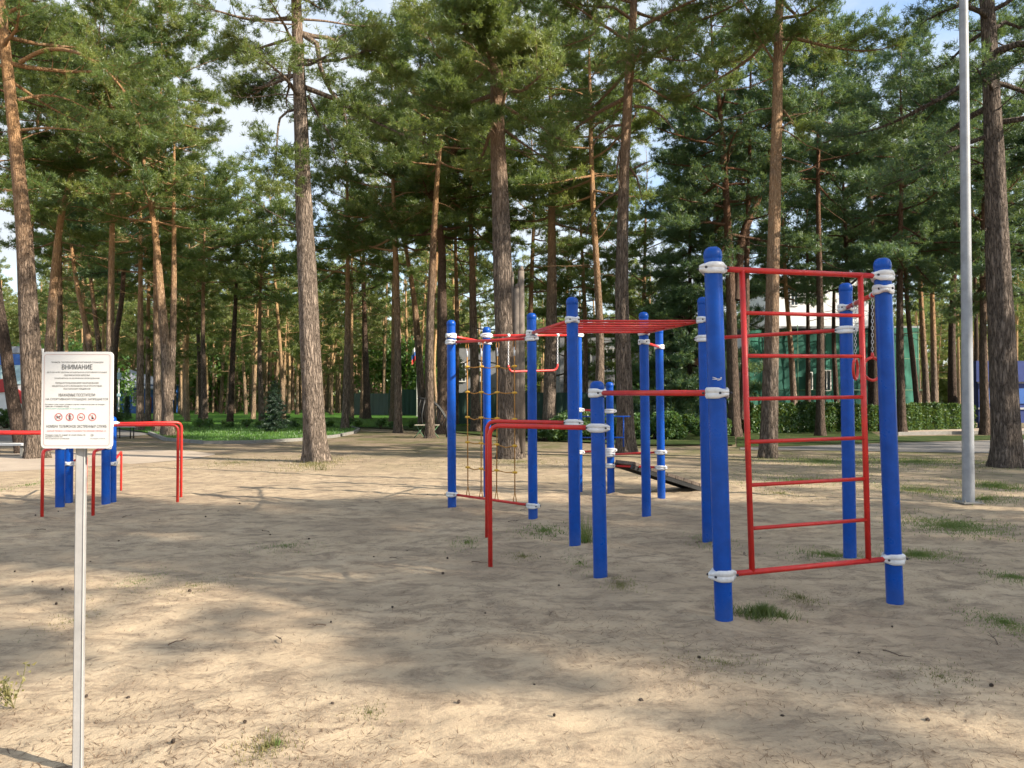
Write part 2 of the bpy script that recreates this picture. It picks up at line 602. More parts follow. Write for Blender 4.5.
gx = axis_coords((-8, 8), 0.045, 600)
gy = axis_coords((2.2, 13), 0.045, 700)
GX, GY = np.meshgrid(gx, gy)
GZ = gz_np(GX, GY)
nx, ny = len(gx), len(gy)
me = bpy.data.meshes.new('ground')
me.vertices.add(nx * ny)
me.vertices.foreach_set('co', np.stack([GX, GY, GZ], -1).astype(np.float32).ravel())
ii, jj = np.meshgrid(np.arange(nx - 1), np.arange(ny - 1))
q = np.stack([jj * nx + ii, jj * nx + ii + 1, (jj + 1) * nx + ii + 1, (jj + 1) * nx + ii], -1).reshape(-1, 4).astype(np.int32)
me.loops.add(q.size)
me.loops.foreach_set('vertex_index', q.ravel())
me.polygons.add(len(q))
me.polygons.foreach_set('loop_start', np.arange(0, q.size, 4, dtype=np.int32))
me.update(calc_edges=True)
me.polygons.foreach_set('use_smooth', np.ones(len(q), dtype=bool))
me.materials.append(M['ground'])
go = bpy.data.objects.new('ground', me)
C.objects.link(go)
tag(go, 'sandy trampled ground strewn with needles', kind='structure')


def strip(name, pts_l, pts_r, z, mat, label):
    """sheet between two lines of the same number of points"""
    mb = MB()
    vs = [(p[0], p[1], z) for p in pts_l] + [(p[0], p[1], z) for p in pts_r]
    n = len(pts_l)
    fs = [(i, n + i, n + i + 1, i + 1) for i in range(n - 1)]
    mb.add(vs, fs, 0, False)
    o = mb.build(name, mat)
    tag(o, label, kind='structure')
    return o


def poly_sheet(name, pts, z, mat, label):
    mb = MB()
    mb.add([(p[0], p[1], z) for p in pts], [tuple(range(len(pts)))], 0, False)
    o = mb.build(name, mat)
    tag(o, label, kind='structure')
    return o


def kerb(name, pts, w, h, label):
    mb = MB()
    n = len(pts)
    L, Rr = [], []
    for i, p in enumerate(pts):
        a = Vector(pts[max(i - 1, 0)])
        b = Vector(pts[min(i + 1, n - 1)])
        t = (b - a).normalized()
        nn = Vector((-t.y, t.x)) * w / 2
        L.append(Vector(p) + nn)
        Rr.append(Vector(p) - nn)
    vs = []
    for i in range(n):
        vs += [(L[i].x, L[i].y, -0.05), (L[i].x, L[i].y, h), (Rr[i].x, Rr[i].y, h), (Rr[i].x, Rr[i].y, -0.05)]
    fs = []
    for i in range(n - 1):
        for k in range(3):
            fs.append((i * 4 + k, i * 4 + k + 1, (i + 1) * 4 + k + 1, (i + 1) * 4 + k))
    fs += [(0, 1, 2, 3), ((n - 1) * 4 + 3, (n - 1) * 4 + 2, (n - 1) * 4 + 1, (n - 1) * 4)]
    mb.add(vs, fs, 0, False)
    o = mb.build(name, M['concrete'])
    tag(o, label, kind='structure')
    return o


# lawn oval on the left with its kerb
lawn_px = [(150, 434), (165, 440.5), (205, 444), (255, 443.4), (300, 441), (335, 437.5), (354, 433.5), (359, 430.5), (352, 428)]
front = [ground(x, y) for x, y in lawn_px]
lawn_pts = [(p.x, p.y) for p in front] + [(-2.5, 45), (2, 62), (2, 110), (-70, 110), (-55, 80), (-26, 48)]
poly_sheet('lawn', lawn_pts, 0.055, M['lawn'], 'green lawn behind a curved concrete kerb')
kerb('lawn_kerb', [(p.x, p.y) for p in front], 0.14, 0.11, 'pale concrete kerb curving round the lawn')
# lawn strip further right, around the benches and behind the frame
poly_sheet('verge', [(p.x, p.y) for p in [ground(362, 428), ground(440, 432), ground(540, 441), ground(640, 446), ground(735, 446), ground(735, 424), ground(560, 418), ground(420, 413.5), ground(340, 413.5)]], 0.05, M['turf_dull'], 'rough green verge in front of the fence')
poly_sheet('grass_strip', [(p.x, p.y) for p in [ground(737, 447), ground(800, 445.8), ground(900, 442.3), ground(1000, 439.8), ground(1120, 437.4), ground(1120, 434.5), ground(940, 436), ground(880, 437), ground(868, 430), ground(737, 430)]], 0.014, M['turf_dull'], 'dull grass strip between the footpath and hedge')
# paths
strip('path', [(p.x, p.y) for p in [ground(-60, 447), ground(60, 440), ground(120, 437.5), ground(166, 433.5)]],
      [(p.x, p.y) for p in [ground(-60, 431), ground(60, 429), ground(120, 427.0), ground(168, 424)]], 0.012, M['asphalt'], 'grey asphalt path left of the lawn')
strip('sand_path', [(p.x, p.y) for p in [ground(-120, 478), ground(40, 470), ground(150, 463), ground(190, 459.5), ground(215, 455)]],
      [(p.x, p.y) for p in [ground(-120, 459), ground(40, 453), ground(150, 450), ground(190, 451), ground(215, 454)]], 0.008, M['gravelpath'], 'pale sandy path crossing behind the equipment')
strip('footpath', [(p.x, p.y) for p in [ground(740, 449.8), ground(800, 450.5), ground(900, 452), ground(1000, 453.5), ground(1120, 457)]],
      [(p.x, p.y) for p in [ground(740, 448), ground(800, 446.5), ground(900, 443), ground(1000, 440.5), ground(1120, 438)]], 0.012, M['asphalt'], 'grey asphalt footpath on the right')
kerb('path_kerb', [(p.x, p.y) for p in [ground(897, 435.4), ground(940, 434.6), ground(1060, 433.5)]], 0.16, 0.14, 'pale kerb beyond the right footpath')
strip('sand_strip', [(p.x, p.y) for p in [ground(890, 435.2), ground(897, 434.9), ground(940, 434.1), ground(1060, 433)]],
      [(p.x, p.y) for p in [ground(893, 431), ground(897, 430), ground(940, 429), ground(1060, 427.5)]], 0.016, M['gravelpath'], 'pale sandy strip before the hedge')

# ------------------------------------------------------------------ trees
rng = np.random.default_rng(11)


def nrm(a):
    return a / np.maximum(np.linalg.norm(a, axis=-1, keepdims=True), 1e-9)


def needles_from_tufts(Cn, Dn, K, ln, w, rg):
    """Cn, Dn (n,3) -> triangle coordinates"""
    n = len(Cn)
    d = nrm(Dn[:, None, :] * 0.55 + rg.normal(0, 0.62, (n, K, 3)))
    L = ln * rg.uniform(0.65, 1.25, (n, K, 1))
    base = Cn[:, None, :] + rg.normal(0, ln * 0.18, (n, K, 3))
    side = nrm(np.cross(d, rg.normal(0, 1, (n, K, 3)))) * (w * rg.uniform(0.7, 1.3, (n, K, 1)) / 2)
    t = np.stack([base - side, base + side, base + d * L], axis=2)
    return t.reshape(-1, 3)


def limb_path(start, az, el, L, rg, n=7, lift=0.5, wob=0.16):
    pts = [np.array(start, float)]
    a, e = az, el
    for i in range(n):
        f = (i + 1) / n
        a += rg.normal(0, wob)
        e += lift * (f - 0.35) * 0.35 + rg.normal(0, wob * 0.6)
        e = max(-0.9, min(1.2, e))
        s = L / n
        pts.append(pts[-1] + s * np.array([math.cos(a) * math.cos(e), math.sin(a) * math.cos(e), math.sin(e)]))
    return pts


def dress_limb(mb, pts, r0, L, rg, tc, td, dens, start=0.28, twig=True, flat=0.45, mat=0):
    """adds the limb, its side shoots and the tuft centres"""
    n = len(pts)
    rad = [max(r0 * (1 - 0.85 * i / (n - 1)), 0.006) for i in range(n)]
    mb.tube(pts, rad, 5, mat, caps=False)
    P = np.array(pts)
    nsub = max(4, int(L / 0.175 * dens))
    for s in range(nsub):
        t = start + (1 - start) * (s + rg.uniform(0, 1)) / nsub
        x = t * (n - 1)
        i = min(int(x), n - 2)
        p = P[i] + (P[i + 1] - P[i]) * (x - i)
        tg = P[i + 1] - P[i]
        tg = tg / np.linalg.norm(tg)
        az = math.atan2(tg[1], tg[0]) + (1 if s % 2 else -1) * rg.uniform(0.45, 1.35)
        e = math.asin(max(-1, min(1, tg[2]))) * 0.5 + rg.normal(0.12, 0.25)
        ls = min(1.5, (0.30 + 0.34 * L) * (1.15 - 0.75 * t)) * rg.uniform(0.55, 1.2)
        q = [p]
        for k in range(3):
            az += rg.normal(0, 0.18)
            e += rg.normal(0.08, 0.12)
            q.append(q[-1] + ls / 3 * np.array([math.cos(az) * math.cos(e), math.sin(az) * math.cos(e), math.sin(e)]))
        if twig:
            mb.tube(q, [max(rad[i] * 0.45, 0.006), 0.008, 0.006, 0.004], 3, mat, caps=False)
        q = np.array(q)
        nt_ = max(3, int(ls / 0.040 * dens))
        u = rg.uniform(0.18, 1.04, nt_) ** 0.8 * 3
        k = np.clip(u.astype(int), 0, 2)
        c = q[k] + (q[k + 1] - q[k]) * (u - k)[:, None]
        jit = rg.normal(0, 1, (nt_, 3)) * np.array([0.105, 0.105, 0.105 * flat])
        tc.append(c + jit)
        dd = nrm(q[k + 1] - q[k]) + np.array([0, 0, 0.55]) + jit * 2.0
        td.append(nrm(dd))
    # the leader of the limb
    m = int(7 * dens) + 2
    tc.append(P[-1] + rg.normal(0, 0.09, (m, 3)))
    td.append(nrm(rg.normal(0, 0.5, (m, 3)) + np.array([0, 0, 0.5])))


def smooth_path(ctrl, step):
    """resample a control polyline with a Catmull-Rom curve"""
    P = [np.array(c, float) for c in ctrl]
    out = []
    for i in range(len(P) - 1):
        p0 = P[max(i - 1, 0)]
        p1, p2 = P[i], P[i + 1]
        p3 = P[min(i + 2, len(P) - 1)]
        m = max(1, int(np.linalg.norm(p2 - p1) / step))
        for k in range(m):
            t = k / m
            out.append(0.5 * ((2 * p1) + (-p0 + p2) * t + (2 * p0 - 5 * p1 + 4 * p2 - p3) * t * t + (-p0 + 3 * p1 - 3 * p2 + p3) * t ** 3))
    out.append(P[-1])
    return out


def trunk_mesh(mb, path, r0, rg, flare=0.45, n=14, Htop=None, mat=0, sink=0.15):
    """bumpy tapered trunk along a list of points; returns radius function"""
    P = np.array(path)
    hs = P[:, 2]
    top = hs[-1] if Htop is None else Htop
    radii = []
    vs = []
    ph = rg.uniform(0, 6.28, 6)
    lobes = rg.uniform(0, 6.28)
    for i, p in enumerate(P):
        h = max(p[2], 0)
        f = h / top
        r = r0 * (1 - 0.55 * min(f / 0.62, 1) - 0.42 * max(0, (f - 0.62) / 0.38))
        fl = flare * math.exp(-h / 0.38)
        radii.append(r)
        a = P[max(i - 1, 0)]
        b = P[min(i + 1, len(P) - 1)]
        t = Vector(b - a).normalized()
        u = t.cross(Vector((0, 1, 0))).normalized()
        w = t.cross(u)
        for k in range(n):
            an = 2 * PI * k / n
            bump = 1 + 0.045 * math.sin(2 * an + ph[0] + h * 0.6) + 0.035 * math.sin(3 * an + ph[1] - h * 0.9) + 0.02 * math.sin(5 * an + ph[2] + h * 2.1)
            rr = r * (bump + fl * (0.65 + 0.55 * math.sin(4 * an + lobes)))
            vs.append(Vector(p) + (u * math.cos(an) + w * math.sin(an)) * rr)
    m = len(P)
    fs = []
    for i in range(m - 1):
        for k in range(n):
            k2 = (k + 1) % n
            fs.append((i * n + k, (i + 1) * n + k, (i + 1) * n + k2, i * n + k2))
    fs.append(tuple(range((m - 1) * n, m * n)))
    mb.add(vs, fs, mat, True)
    return P, np.array(radii)


def lod(D):
    if D < 27:
        return dict(K=15, ln=0.12, w=0.016, dens=1.0)
    if D < 50:
        return dict(K=11, ln=0.17, w=0.026, dens=0.85)
    return dict(K=8, ln=0.27, w=0.052, dens=0.44)


def build_pine(name, loc, path, r0, Ht, h0, seed, D, label, group=None, Lmax=2.9, nl=34, bark='bark', needle='needles', dens=1.0,
               extra=(), dead=6, forks=(), spruce=False, stub=None, cat='pine tree', lowbias=0.0):
    """path: local points base -> as far as known; extended to height Ht"""
    rg = np.random.default_rng(seed)
    root = empty(name, loc, label, cat, group)
    ctrl = [np.array(p, float) for p in path]
    last = ctrl[-1]
    if last[2] < Ht - 1:
        d = ctrl[-1] - ctrl[-2] if len(ctrl) > 1 else np.array([0, 0, 1.0])
        d = d / np.linalg.norm(d)
        for i in range(3):
            d = d * 0.75 + np.array([rg.normal(0, 0.04), rg.normal(0, 0.04), 0.25])
            d = d / np.linalg.norm(d)
            ctrl.append(ctrl[-1] + d * (Ht - last[2]) / 3)
    ctrl = [ctrl[0] - np.array([0, 0, 0.25])] + ctrl
    pth = smooth_path(ctrl, 0.3 if D < 30 else 0.5)
    mb = MB()
    P, rad = trunk_mesh(mb, pth, r0, rg, n=16 if D < 30 else 10)
    top = P[-1][2]
    hs = P[:, 2]
    tc, td = [], []
    lo = lod(D)

    def on_trunk(h):
        i = int(np.clip(np.searchsorted(hs, h), 1, len(hs) - 1))
        f = (h - hs[i - 1]) / max(hs[i] - hs[i - 1], 1e-6)
        f = min(max(f, 0), 1)
        return P[i - 1] + (P[i] - P[i - 1]) * f, rad[i]

    az = rg.uniform(0, 6.28)
    for j in range(nl):
        t = (j + rg.uniform(0, 1)) / nl
        if lowbias:
            t = t ** (1 + lowbias)
        h = h0 + (top - 0.3 - h0) * t
        az += 2.399 + rg.normal(0, 0.35)
        c, r = on_trunk(h)
        if spruce:
            L = Lmax * (1.02 - t) * rg.uniform(0.8, 1.15) + 0.15
            el = -0.25 + 0.6 * t + rg.normal(0, 0.08)
            lp = limb_path(c, az, el, L, rg, 6, 0.35, 0.07)
            dress_limb(mb, lp, 0.012 + 0.010 * L, L, rg, tc, td, lo['dens'] * dens, 0.12, flat=0.5)
            continue
        prof = math.sqrt(max(0.06, 1 - ((t - 0.30) / 0.76) ** 2))
        L = Lmax * prof * rg.uniform(0.6, 1.2) + 0.3
        el = -0.15 + 0.75 * t + rg.normal(0, 0.18)
        lp = limb_path(c, az, el, L, rg, 7, 0.5)
        dress_limb(mb, lp, min(0.018 + 0.016 * L, r * 0.55), L, rg, tc, td, lo['dens'] * dens)
    # dead lower branches
    for j in range(dead):
        h = rg.uniform(h0 - 3.2, h0 + 2.5)
        if h < 2.2:
            continue
        c, r = on_trunk(h)
        L = rg.uniform(0.5, 2.4)
        lp = limb_path(c, rg.uniform(0, 6.28), rg.normal(0.0, 0.25), L, rg, 6, -0.1, 0.24)
        mb.tube(lp, [0.022 * (1 - 0.8 * k / 6) for k in range(7)], 4, 0, caps=False)
        for s in range(int(L * 2)):
            k = rg.integers(2, 6)
            tw = limb_path(lp[k], rg.uniform(0, 6.28), rg.normal(0, 0.4), rg.uniform(0.2, 0.6), rg, 3, 0, 0.3)
            mb.tube(tw, [0.008, 0.006, 0.004, 0.003], 3, 0, caps=False)
    # limbs read off the photograph: (points, radius, leafy)
    for pts, rr, leafy in extra:
        lp = smooth_path(pts, 0.25)
        L = sum(np.linalg.norm(lp[i + 1] - lp[i]) for i in range(len(lp) - 1))
        if leafy > 0:
            dress_limb(mb, lp, rr, L, rg, tc, td, lo['dens'] * leafy, 0.4)
        else:
            mb.tube(lp, [max(rr * (1 - 0.75 * k / (len(lp) - 1)), 0.006) for k in range(len(lp))], 6, 0, caps=False)
    # extra stems that fork off and carry their own crown
    for pts, rr, Hf, hf0, nlf in forks:
        ctl = [np.array(p, float) for p in pts]
        d = ctl[-1] - ctl[-2]
        d = d / np.linalg.norm(d)
        z = ctl[-1][2]
        if Hf > z + 1:
            for i in range(2):
                d = d * 0.75 + np.array([0, 0, 0.3])
                d = d / np.linalg.norm(d)
                ctl.append(ctl[-1] + d * (Hf - z) / 2)
        lp = smooth_path(ctl, 0.5)
        n = len(lp)
        mb.tube(lp, [rr * (1 - 0.8 * k / (n - 1)) for k in range(n)], 9, 0, caps=False)
        LP = np.array(lp)
        for j in range(nlf):
            h = hf0 + (LP[-1][2] - hf0) * (j + rg.uniform(0, 1)) / max(nlf, 1)
            i = int(np.clip(np.searchsorted(LP[:, 2], h), 1, n - 1))
            L = Lmax * rg.uniform(0.45, 0.95)
            l2 = limb_path(LP[i], rg.uniform(0, 6.28), rg.normal(0.15, 0.2), L, rg, 7, 0.5)
            dress_limb(mb, l2, 0.03, L, rg, tc, td, lo['dens'] * dens)
    mb.build('trunk', M[bark], root)
    if tc:
        Cn = np.concatenate(tc)
        Dn = np.concatenate(td)
        co = needles_from_tufts(Cn, Dn, lo['K'], lo['ln'], lo['w'], rg)
        tri_mesh('crown', co, len(co) // 3, M[needle], root)
    if stub is not None:
        stub(root)
    return root


def px_path(pts, D, base):
    """pixel line at depth D -> local points around base"""
    out = []
    for i, (x, y) in enumerate(pts):
        p = at(x, y, D)
        if i == 0:
            p = Vector(base)
        out.append(np.array(p - Vector(base)))
    return out


def hero(label, pts, wpx, Ht, h0, seed, D=None, extra=(), forks=(), name='pine_tree', group='pines around the playground', **kw):
    b = ground(*pts[0])
    if D is not None:
        b = at(pts[0][0], pts[0][1], D)
        b.z = 0
    D = b.y
    b.z = gz(b.x, b.y) - 0.02
    if pts[0][0] < 465:
        h0 += 1.6
    path = px_path(pts, D, b)
    r0 = wpx * D / F / 2
    ex = []
    for pl, wr, leafy, dy in extra:
        q = []
        for i, (x, y) in enumerate(pl):
            p = at(x, y, D + dy * i / max(len(pl) - 1, 1))
            q.append(np.array(p - b))
        ex.append((q, wr * D / F / 2, leafy))
    fk = []
    for pl, wr, Hf, hf0, nlf, dy in forks:
        q = []
        for i, (x, y) in enumerate(pl):
            p = at(x, y, D + dy * i / max(len(pl) - 1, 1))
            q.append(np.array(p - b))
        fk.append((q, wr * D / F / 2, Hf, hf0, nlf))
    return build_pine(name, b, path, r0, Ht, h0, seed, D, label, group, extra=ex, forks=fk, **kw)


# ---- pines one can point at in the photograph
hero('thick pale-barked pine standing just left of the warning sign', [(37, 458), (33, 390), (28, 300), (21, 200), (10, 90), (1, 5)], 21, 18, 8.2, 1,
     extra=[([(20, 62), (45, 50), (75, 52), (105, 70), (130, 100), (142, 135)], 5, 0.9, -1.0), ([(18, 100), (45, 95), (70, 100), (92, 112)], 3.5, 0.6, 1.0), ([(22, 130), (50, 128), (92, 132)], 3, 0.5, -0.6)], nl=34, Lmax=3.0, dens=0.75)
hero('dark leaning pine trunk at the far left edge', [(23, 453), (13, 400), (4, 340), (-5, 280), (-14, 200)], 13, 17, 9, 2, bark='bark_dark')
hero('orange-topped pine leaning right behind the thick left trunk', [(44, 430), (50, 340), (58, 240), (70, 180), (90, 110), (95, 70)], 11, 18, 9.5, 3, D=33, nl=34, Lmax=3.0, dens=0.8)
hero('slim orange pine half hidden behind the thick left trunk', [(30, 432), (31, 300), (32, 200), (39, 110), (47, 70)], 8, 18, 10, 4, D=34)
hero('thicker, left-hand one of the two slim pines leaning above the sign top', [(99, 424), (89, 343), (79, 295), (72, 251), (66, 190)], 7.5, 16, 8, 5, D=46)
hero('thinner, right-hand one of the two slim pines leaning above the sign top', [(104, 423), (99, 349), (95, 315), (89, 260), (86, 200)], 6.5, 17, 8.5, 6, D=50)
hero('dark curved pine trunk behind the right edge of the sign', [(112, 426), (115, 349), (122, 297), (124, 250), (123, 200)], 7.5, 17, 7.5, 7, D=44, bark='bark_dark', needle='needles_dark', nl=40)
hero('dark pine forking into two orange stems, just left of the lawn', [(168, 437), (167, 390), (165, 340), (160, 290), (156, 240)], 12, 14.5, 7.0, 8, nl=34, Lmax=3.0, dens=0.85,
     forks=[([(170, 400), (173, 330), (174, 270), (174, 210)], 8, 13.5, 8, 12, 0.6)])
hero('thin dark pine on the lawn with a straight bare trunk', [(202, 419), (199, 350), (195, 280), (192, 200)], 5.5, 18, 8.5, 9, bark='bark_dark', nl=30)
hero('dark pine on the lawn left of the young spruce', [(230, 423), (233, 350), (236, 290), (238, 200)], 6.5, 17, 8.0, 10, bark='bark_dark', nl=32)
hero('tall pine with pale furrowed trunk standing alone in the sand', [(317, 462), (313, 400), (308, 300), (302, 150), (296, 0)], 23, 18.5, 7.2, 12,
     extra=[([(305, 36), (317, 44), (320, 66), (331, 92), (343, 108), (352, 150)], 6, 1.1, -0.5), ([(308, 95), (318, 115), (331, 138), (337, 168)], 3.5, 0.9, 0.6), ([(292, 38), (270, 45), (245, 52), (222, 55)], 4, 1.5, 0.8),
            ([(298, 19), (325, 21), (360, 26), (395, 24)], 3, 0.5, 1.5), ([(294, 75), (275, 78), (258, 92), (240, 98)], 3.5, 1.8, 1.0), ([(294, 110), (280, 118), (276, 160), (272, 190)], 3, 1.4, -1.0),
            ([(300, 60), (340, 60), (375, 50), (400, 75)], 4, 1.6, 1.2)],
     nl=34, Lmax=2.8, needle='needles', dens=0.8, bark='bark_pale')
hero('dark straight pine on the lawn before the green fence', [(367, 420), (366, 370), (364, 300), (363, 240)], 8, 16, 7.5, 13, bark='bark_dark', nl=34, Lmax=3.0)
hero('orange pine leaning left above the arched iron bench', [(422, 424), (420, 372), (414, 300), (405, 243), (396, 195)], 8.5, 18, 9.5, 14, D=46)
hero('forked orange pine right of the arched iron bench', [(431, 428), (430, 390), (432, 315), (436, 254), (438, 190)], 8, 18, 9, 15, D=42)
hero('broad dark pine just left of the climbing net', [(443, 434), (443, 380), (442, 300), (441, 240), (432, 190)], 13, 18, 7.0, 16, bark='bark_dark', needle='needles', nl=38, Lmax=3.3,
     extra=[([(429, 187), (445, 165), (462, 135), (482, 82), (495, 30)], 9, 0.5, -1.0)])
hero('reddish pine showing between the net posts', [(476, 433), (474, 350), (472, 260), (469, 150), (466, 60)], 10, 18, 9.5, 17, D=37, nl=36)


def snag(root):
    b = root.location
    D = b.y
    mb = MB()
    for (x, y0, y1, w) in ((517, 452, 288, 9), (521, 452, 271, 8), (512.5, 330, 277, 3.5)):
        p = [at(x - (y - 271) * 0.015 * 0, y, D - 0.1) - b for y in (y0, (y0 + y1) / 2, y1)]
        r = w * D / F / 2
        mb.tube(p, [r * 1.15, r, r * 0.8], 9)
        mb.tube([p[-1], p[-1] + Vector((r * 0.3, 0, 0.14))], [r * 0.8, r * 0.15], 7)
    o = mb.build('broken_stem', M['deadwood'], root)
    o['label'] = 'grey broken dead stem splitting off the trunk'


hero('massive pine with a broken dead stem, behind the climbing net', [(510, 458), (508, 400), (503, 280), (498, 140), (496, 40)], 24, 19, 8.6, 18, bark='bark_grey', nl=38, Lmax=3.0, stub=snag,
     extra=[([(505, 130), (525, 145), (545, 158), (556, 168)], 3.5, 0.8, 0.8), ([(497, 118), (490, 60), (480, 25), (470, 10)], 5, 2.2, -2.2), ([(499, 120), (515, 60), (530, 45)], 4, 2.2, -2.0),
            ([(500, 132), (488, 118), (478, 120), (470, 128)], 3, 2.2, -1.6), ([(490, 70), (470, 60), (452, 75), (446, 90)], 4, 1.8, -1.8)])
hero('dark-footed pine seen through the trapeze', [(549, 433), (551, 340), (552, 250), (551, 160), (550, 60)], 14, 19, 9.5, 19, bark='bark_grey', nl=38, Lmax=3.4,
     extra=[([(556, 95), (575, 90), (592, 95)], 3, 0.3, 0), ([(556, 108), (570, 110), (590, 108)], 3, 0.3, 0), ([(553, 130), (565, 120), (572, 118)], 3, 0, 0), ([(548, 160), (555, 185), (570, 195), (590, 205)], 3, 2.2, -1.5)])
hero('pine with curved bare dead branches behind the low posts', [(626, 454), (624, 380), (622, 280), (625, 150), (634, 0)], 17, 19, 10.0, 20, bark='bark_grey', nl=36, Lmax=3.0,
     extra=[([(622, 125), (610, 126), (598, 136), (590, 155)], 3.2, 0, 0.5), ([(634, 106), (650, 108), (666, 120), (674, 130)], 3.2, 0, -0.5), ([(620, 150), (617, 172), (621, 190)], 3, 0, -0.6), ([(630, 168), (637, 178), (642, 200)], 3, 0, 0.3), ([(622, 190), (605, 200), (590, 218), (586, 240)], 3, 0, 0.3),
            ([(634, 168), (645, 163), (652, 161)], 2.2, 0, 0)])
hero('pale straight pine seen through the red wall ladder', [(768, 458), (770, 390), (773, 280), (776, 150), (779, 20)], 17, 19, 10.6, 21, bark='bark_tan', nl=36, Lmax=2.9,
     extra=[([(782, 128), (790, 122), (800, 130), (812, 128)], 2.5, 1.6, -0.5), ([(774, 62), (760, 40), (748, 22)], 3, 1.8, -1.0), ([(783, 55), (795, 35), (808, 30)], 3, 2.0, -0.8), ([(783, 110), (790, 118), (797, 128)], 2.5, 0, 0)])
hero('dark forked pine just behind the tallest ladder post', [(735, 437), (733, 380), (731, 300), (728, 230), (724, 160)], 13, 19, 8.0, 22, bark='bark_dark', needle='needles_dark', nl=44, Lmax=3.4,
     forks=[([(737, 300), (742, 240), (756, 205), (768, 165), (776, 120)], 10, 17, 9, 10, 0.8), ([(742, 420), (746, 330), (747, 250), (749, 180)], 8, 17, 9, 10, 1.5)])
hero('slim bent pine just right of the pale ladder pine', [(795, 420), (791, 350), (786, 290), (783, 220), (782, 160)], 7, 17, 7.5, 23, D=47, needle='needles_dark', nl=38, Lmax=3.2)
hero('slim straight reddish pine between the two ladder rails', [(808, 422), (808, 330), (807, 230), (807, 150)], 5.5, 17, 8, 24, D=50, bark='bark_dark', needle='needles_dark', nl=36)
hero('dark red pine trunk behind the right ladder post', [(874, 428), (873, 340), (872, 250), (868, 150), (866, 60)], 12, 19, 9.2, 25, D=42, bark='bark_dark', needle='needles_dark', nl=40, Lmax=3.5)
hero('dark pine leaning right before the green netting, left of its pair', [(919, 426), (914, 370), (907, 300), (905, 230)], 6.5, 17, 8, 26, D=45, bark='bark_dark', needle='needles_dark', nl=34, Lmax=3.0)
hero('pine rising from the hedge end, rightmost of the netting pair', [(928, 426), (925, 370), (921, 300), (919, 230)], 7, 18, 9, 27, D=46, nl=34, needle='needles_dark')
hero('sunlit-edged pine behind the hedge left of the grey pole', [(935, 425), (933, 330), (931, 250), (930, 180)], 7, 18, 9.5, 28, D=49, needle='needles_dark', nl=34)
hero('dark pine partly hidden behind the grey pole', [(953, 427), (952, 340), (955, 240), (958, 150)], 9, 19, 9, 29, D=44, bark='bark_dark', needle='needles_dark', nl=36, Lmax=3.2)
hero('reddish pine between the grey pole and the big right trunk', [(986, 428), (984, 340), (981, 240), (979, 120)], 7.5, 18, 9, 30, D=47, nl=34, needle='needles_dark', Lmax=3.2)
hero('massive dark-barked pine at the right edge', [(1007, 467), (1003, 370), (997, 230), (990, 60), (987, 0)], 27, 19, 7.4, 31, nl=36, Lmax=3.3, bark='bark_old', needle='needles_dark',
     extra=[([(992, 30), (1005, 22), (1020, 28), (1040, 20)], 5, 1.0, 0.4), ([(993, 58), (1008, 50), (1022, 52), (1045, 60)], 4, 1.0, -0.5)])
hero('dark layered spruce behind the far pair of blue posts', [(690, 434), (690, 330), (690, 200)], 6, 15.5, 1.3, 32, D=36, bark='bark_dark', needle='needles_dark', spruce=True, nl=95, Lmax=3.3, name='spruce_tree', cat='spruce tree', dens=1.2)

# mid-distance trees that only show as crowns and thin trunks between the others
mid = [(-30, 30, 17, 7.0), (62, 41, 18, 8.0), (140, 38, 15, 6.0), (148, 52, 17, 6.5), (205, 47, 15.5, 6.5), (262, 52, 14.0, 6.5), (345, 40, 17.5, 6.2), (398, 36, 19, 6.5), (455, 46, 19, 8.0),
       (532, 44, 18.5, 7.5), (585, 48, 18, 7.0), (598, 31, 19, 9.5), (700, 45, 19, 7.0), (838, 52, 17, 10.0), (848, 38, 16, 6.5), (902, 35, 18, 7.0), (975, 52, 19, 7.0), (1040, 34, 19, 6.0), (820, 33, 17.5, 10.5), (745, 52, 19, 8), (430, 31, 19, 9.0), (110, 33, 18, 9.0), (158, 36, 21.5, 12.5), (478, 56, 15, 3.5), (566, 54, 15, 3.0), (618, 53, 16, 3.2), (642, 48, 17, 3.5), (720, 40, 17, 4.0), (985, 34, 18, 6)]
for i, (px, D, Ht, h0) in enumerate(mid):
    b = at(px, 400, D)
    rg_ = np.random.default_rng(900 + i)
    lean = rg_.normal(0, 0.25, 2)
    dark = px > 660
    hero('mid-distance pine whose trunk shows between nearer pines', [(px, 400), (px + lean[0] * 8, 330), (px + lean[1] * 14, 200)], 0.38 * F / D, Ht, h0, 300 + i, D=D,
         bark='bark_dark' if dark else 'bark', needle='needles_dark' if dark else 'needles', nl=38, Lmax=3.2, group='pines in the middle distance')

# ---- far forest: six kinds copied
protos = []
for k in range(7):
    rg_ = np.random.default_rng(500 + k)
    Ht = [18, 20, 17, 19, 16, 15, 21][k]
    h0 = [8.5, 10.5, 7.5, 9.5, 6.5, 4.0, 10][k]
    path = [np.array([0, 0, 0.0]), np.array([rg_.normal(0, 0.15), rg_.normal(0, 0.15), 5]), np.array([rg_.normal(0, 0.4), rg_.normal(0, 0.4), 11])]
    o = build_pine('pine_tree', (0, 0, 0), path, 0.19, Ht, h0, 600 + k, 80, 'x', 'distant pines', bark='bark_far', needle='needles_far', nl=32, Lmax=2.7, dead=3, dens=1.05)
    protos.append(o)
used = [False] * len(protos)
LAB = {'left': 'distant slender pine in the stand beyond the left park buildings', 'centre': 'distant sunlit pine in the dense stand behind the lawn',
       'mid': 'distant pine behind the pale buildings in the centre', 'right': 'distant pine behind the netted green building', 'off': 'tall pine growing outside the right edge of the view'}


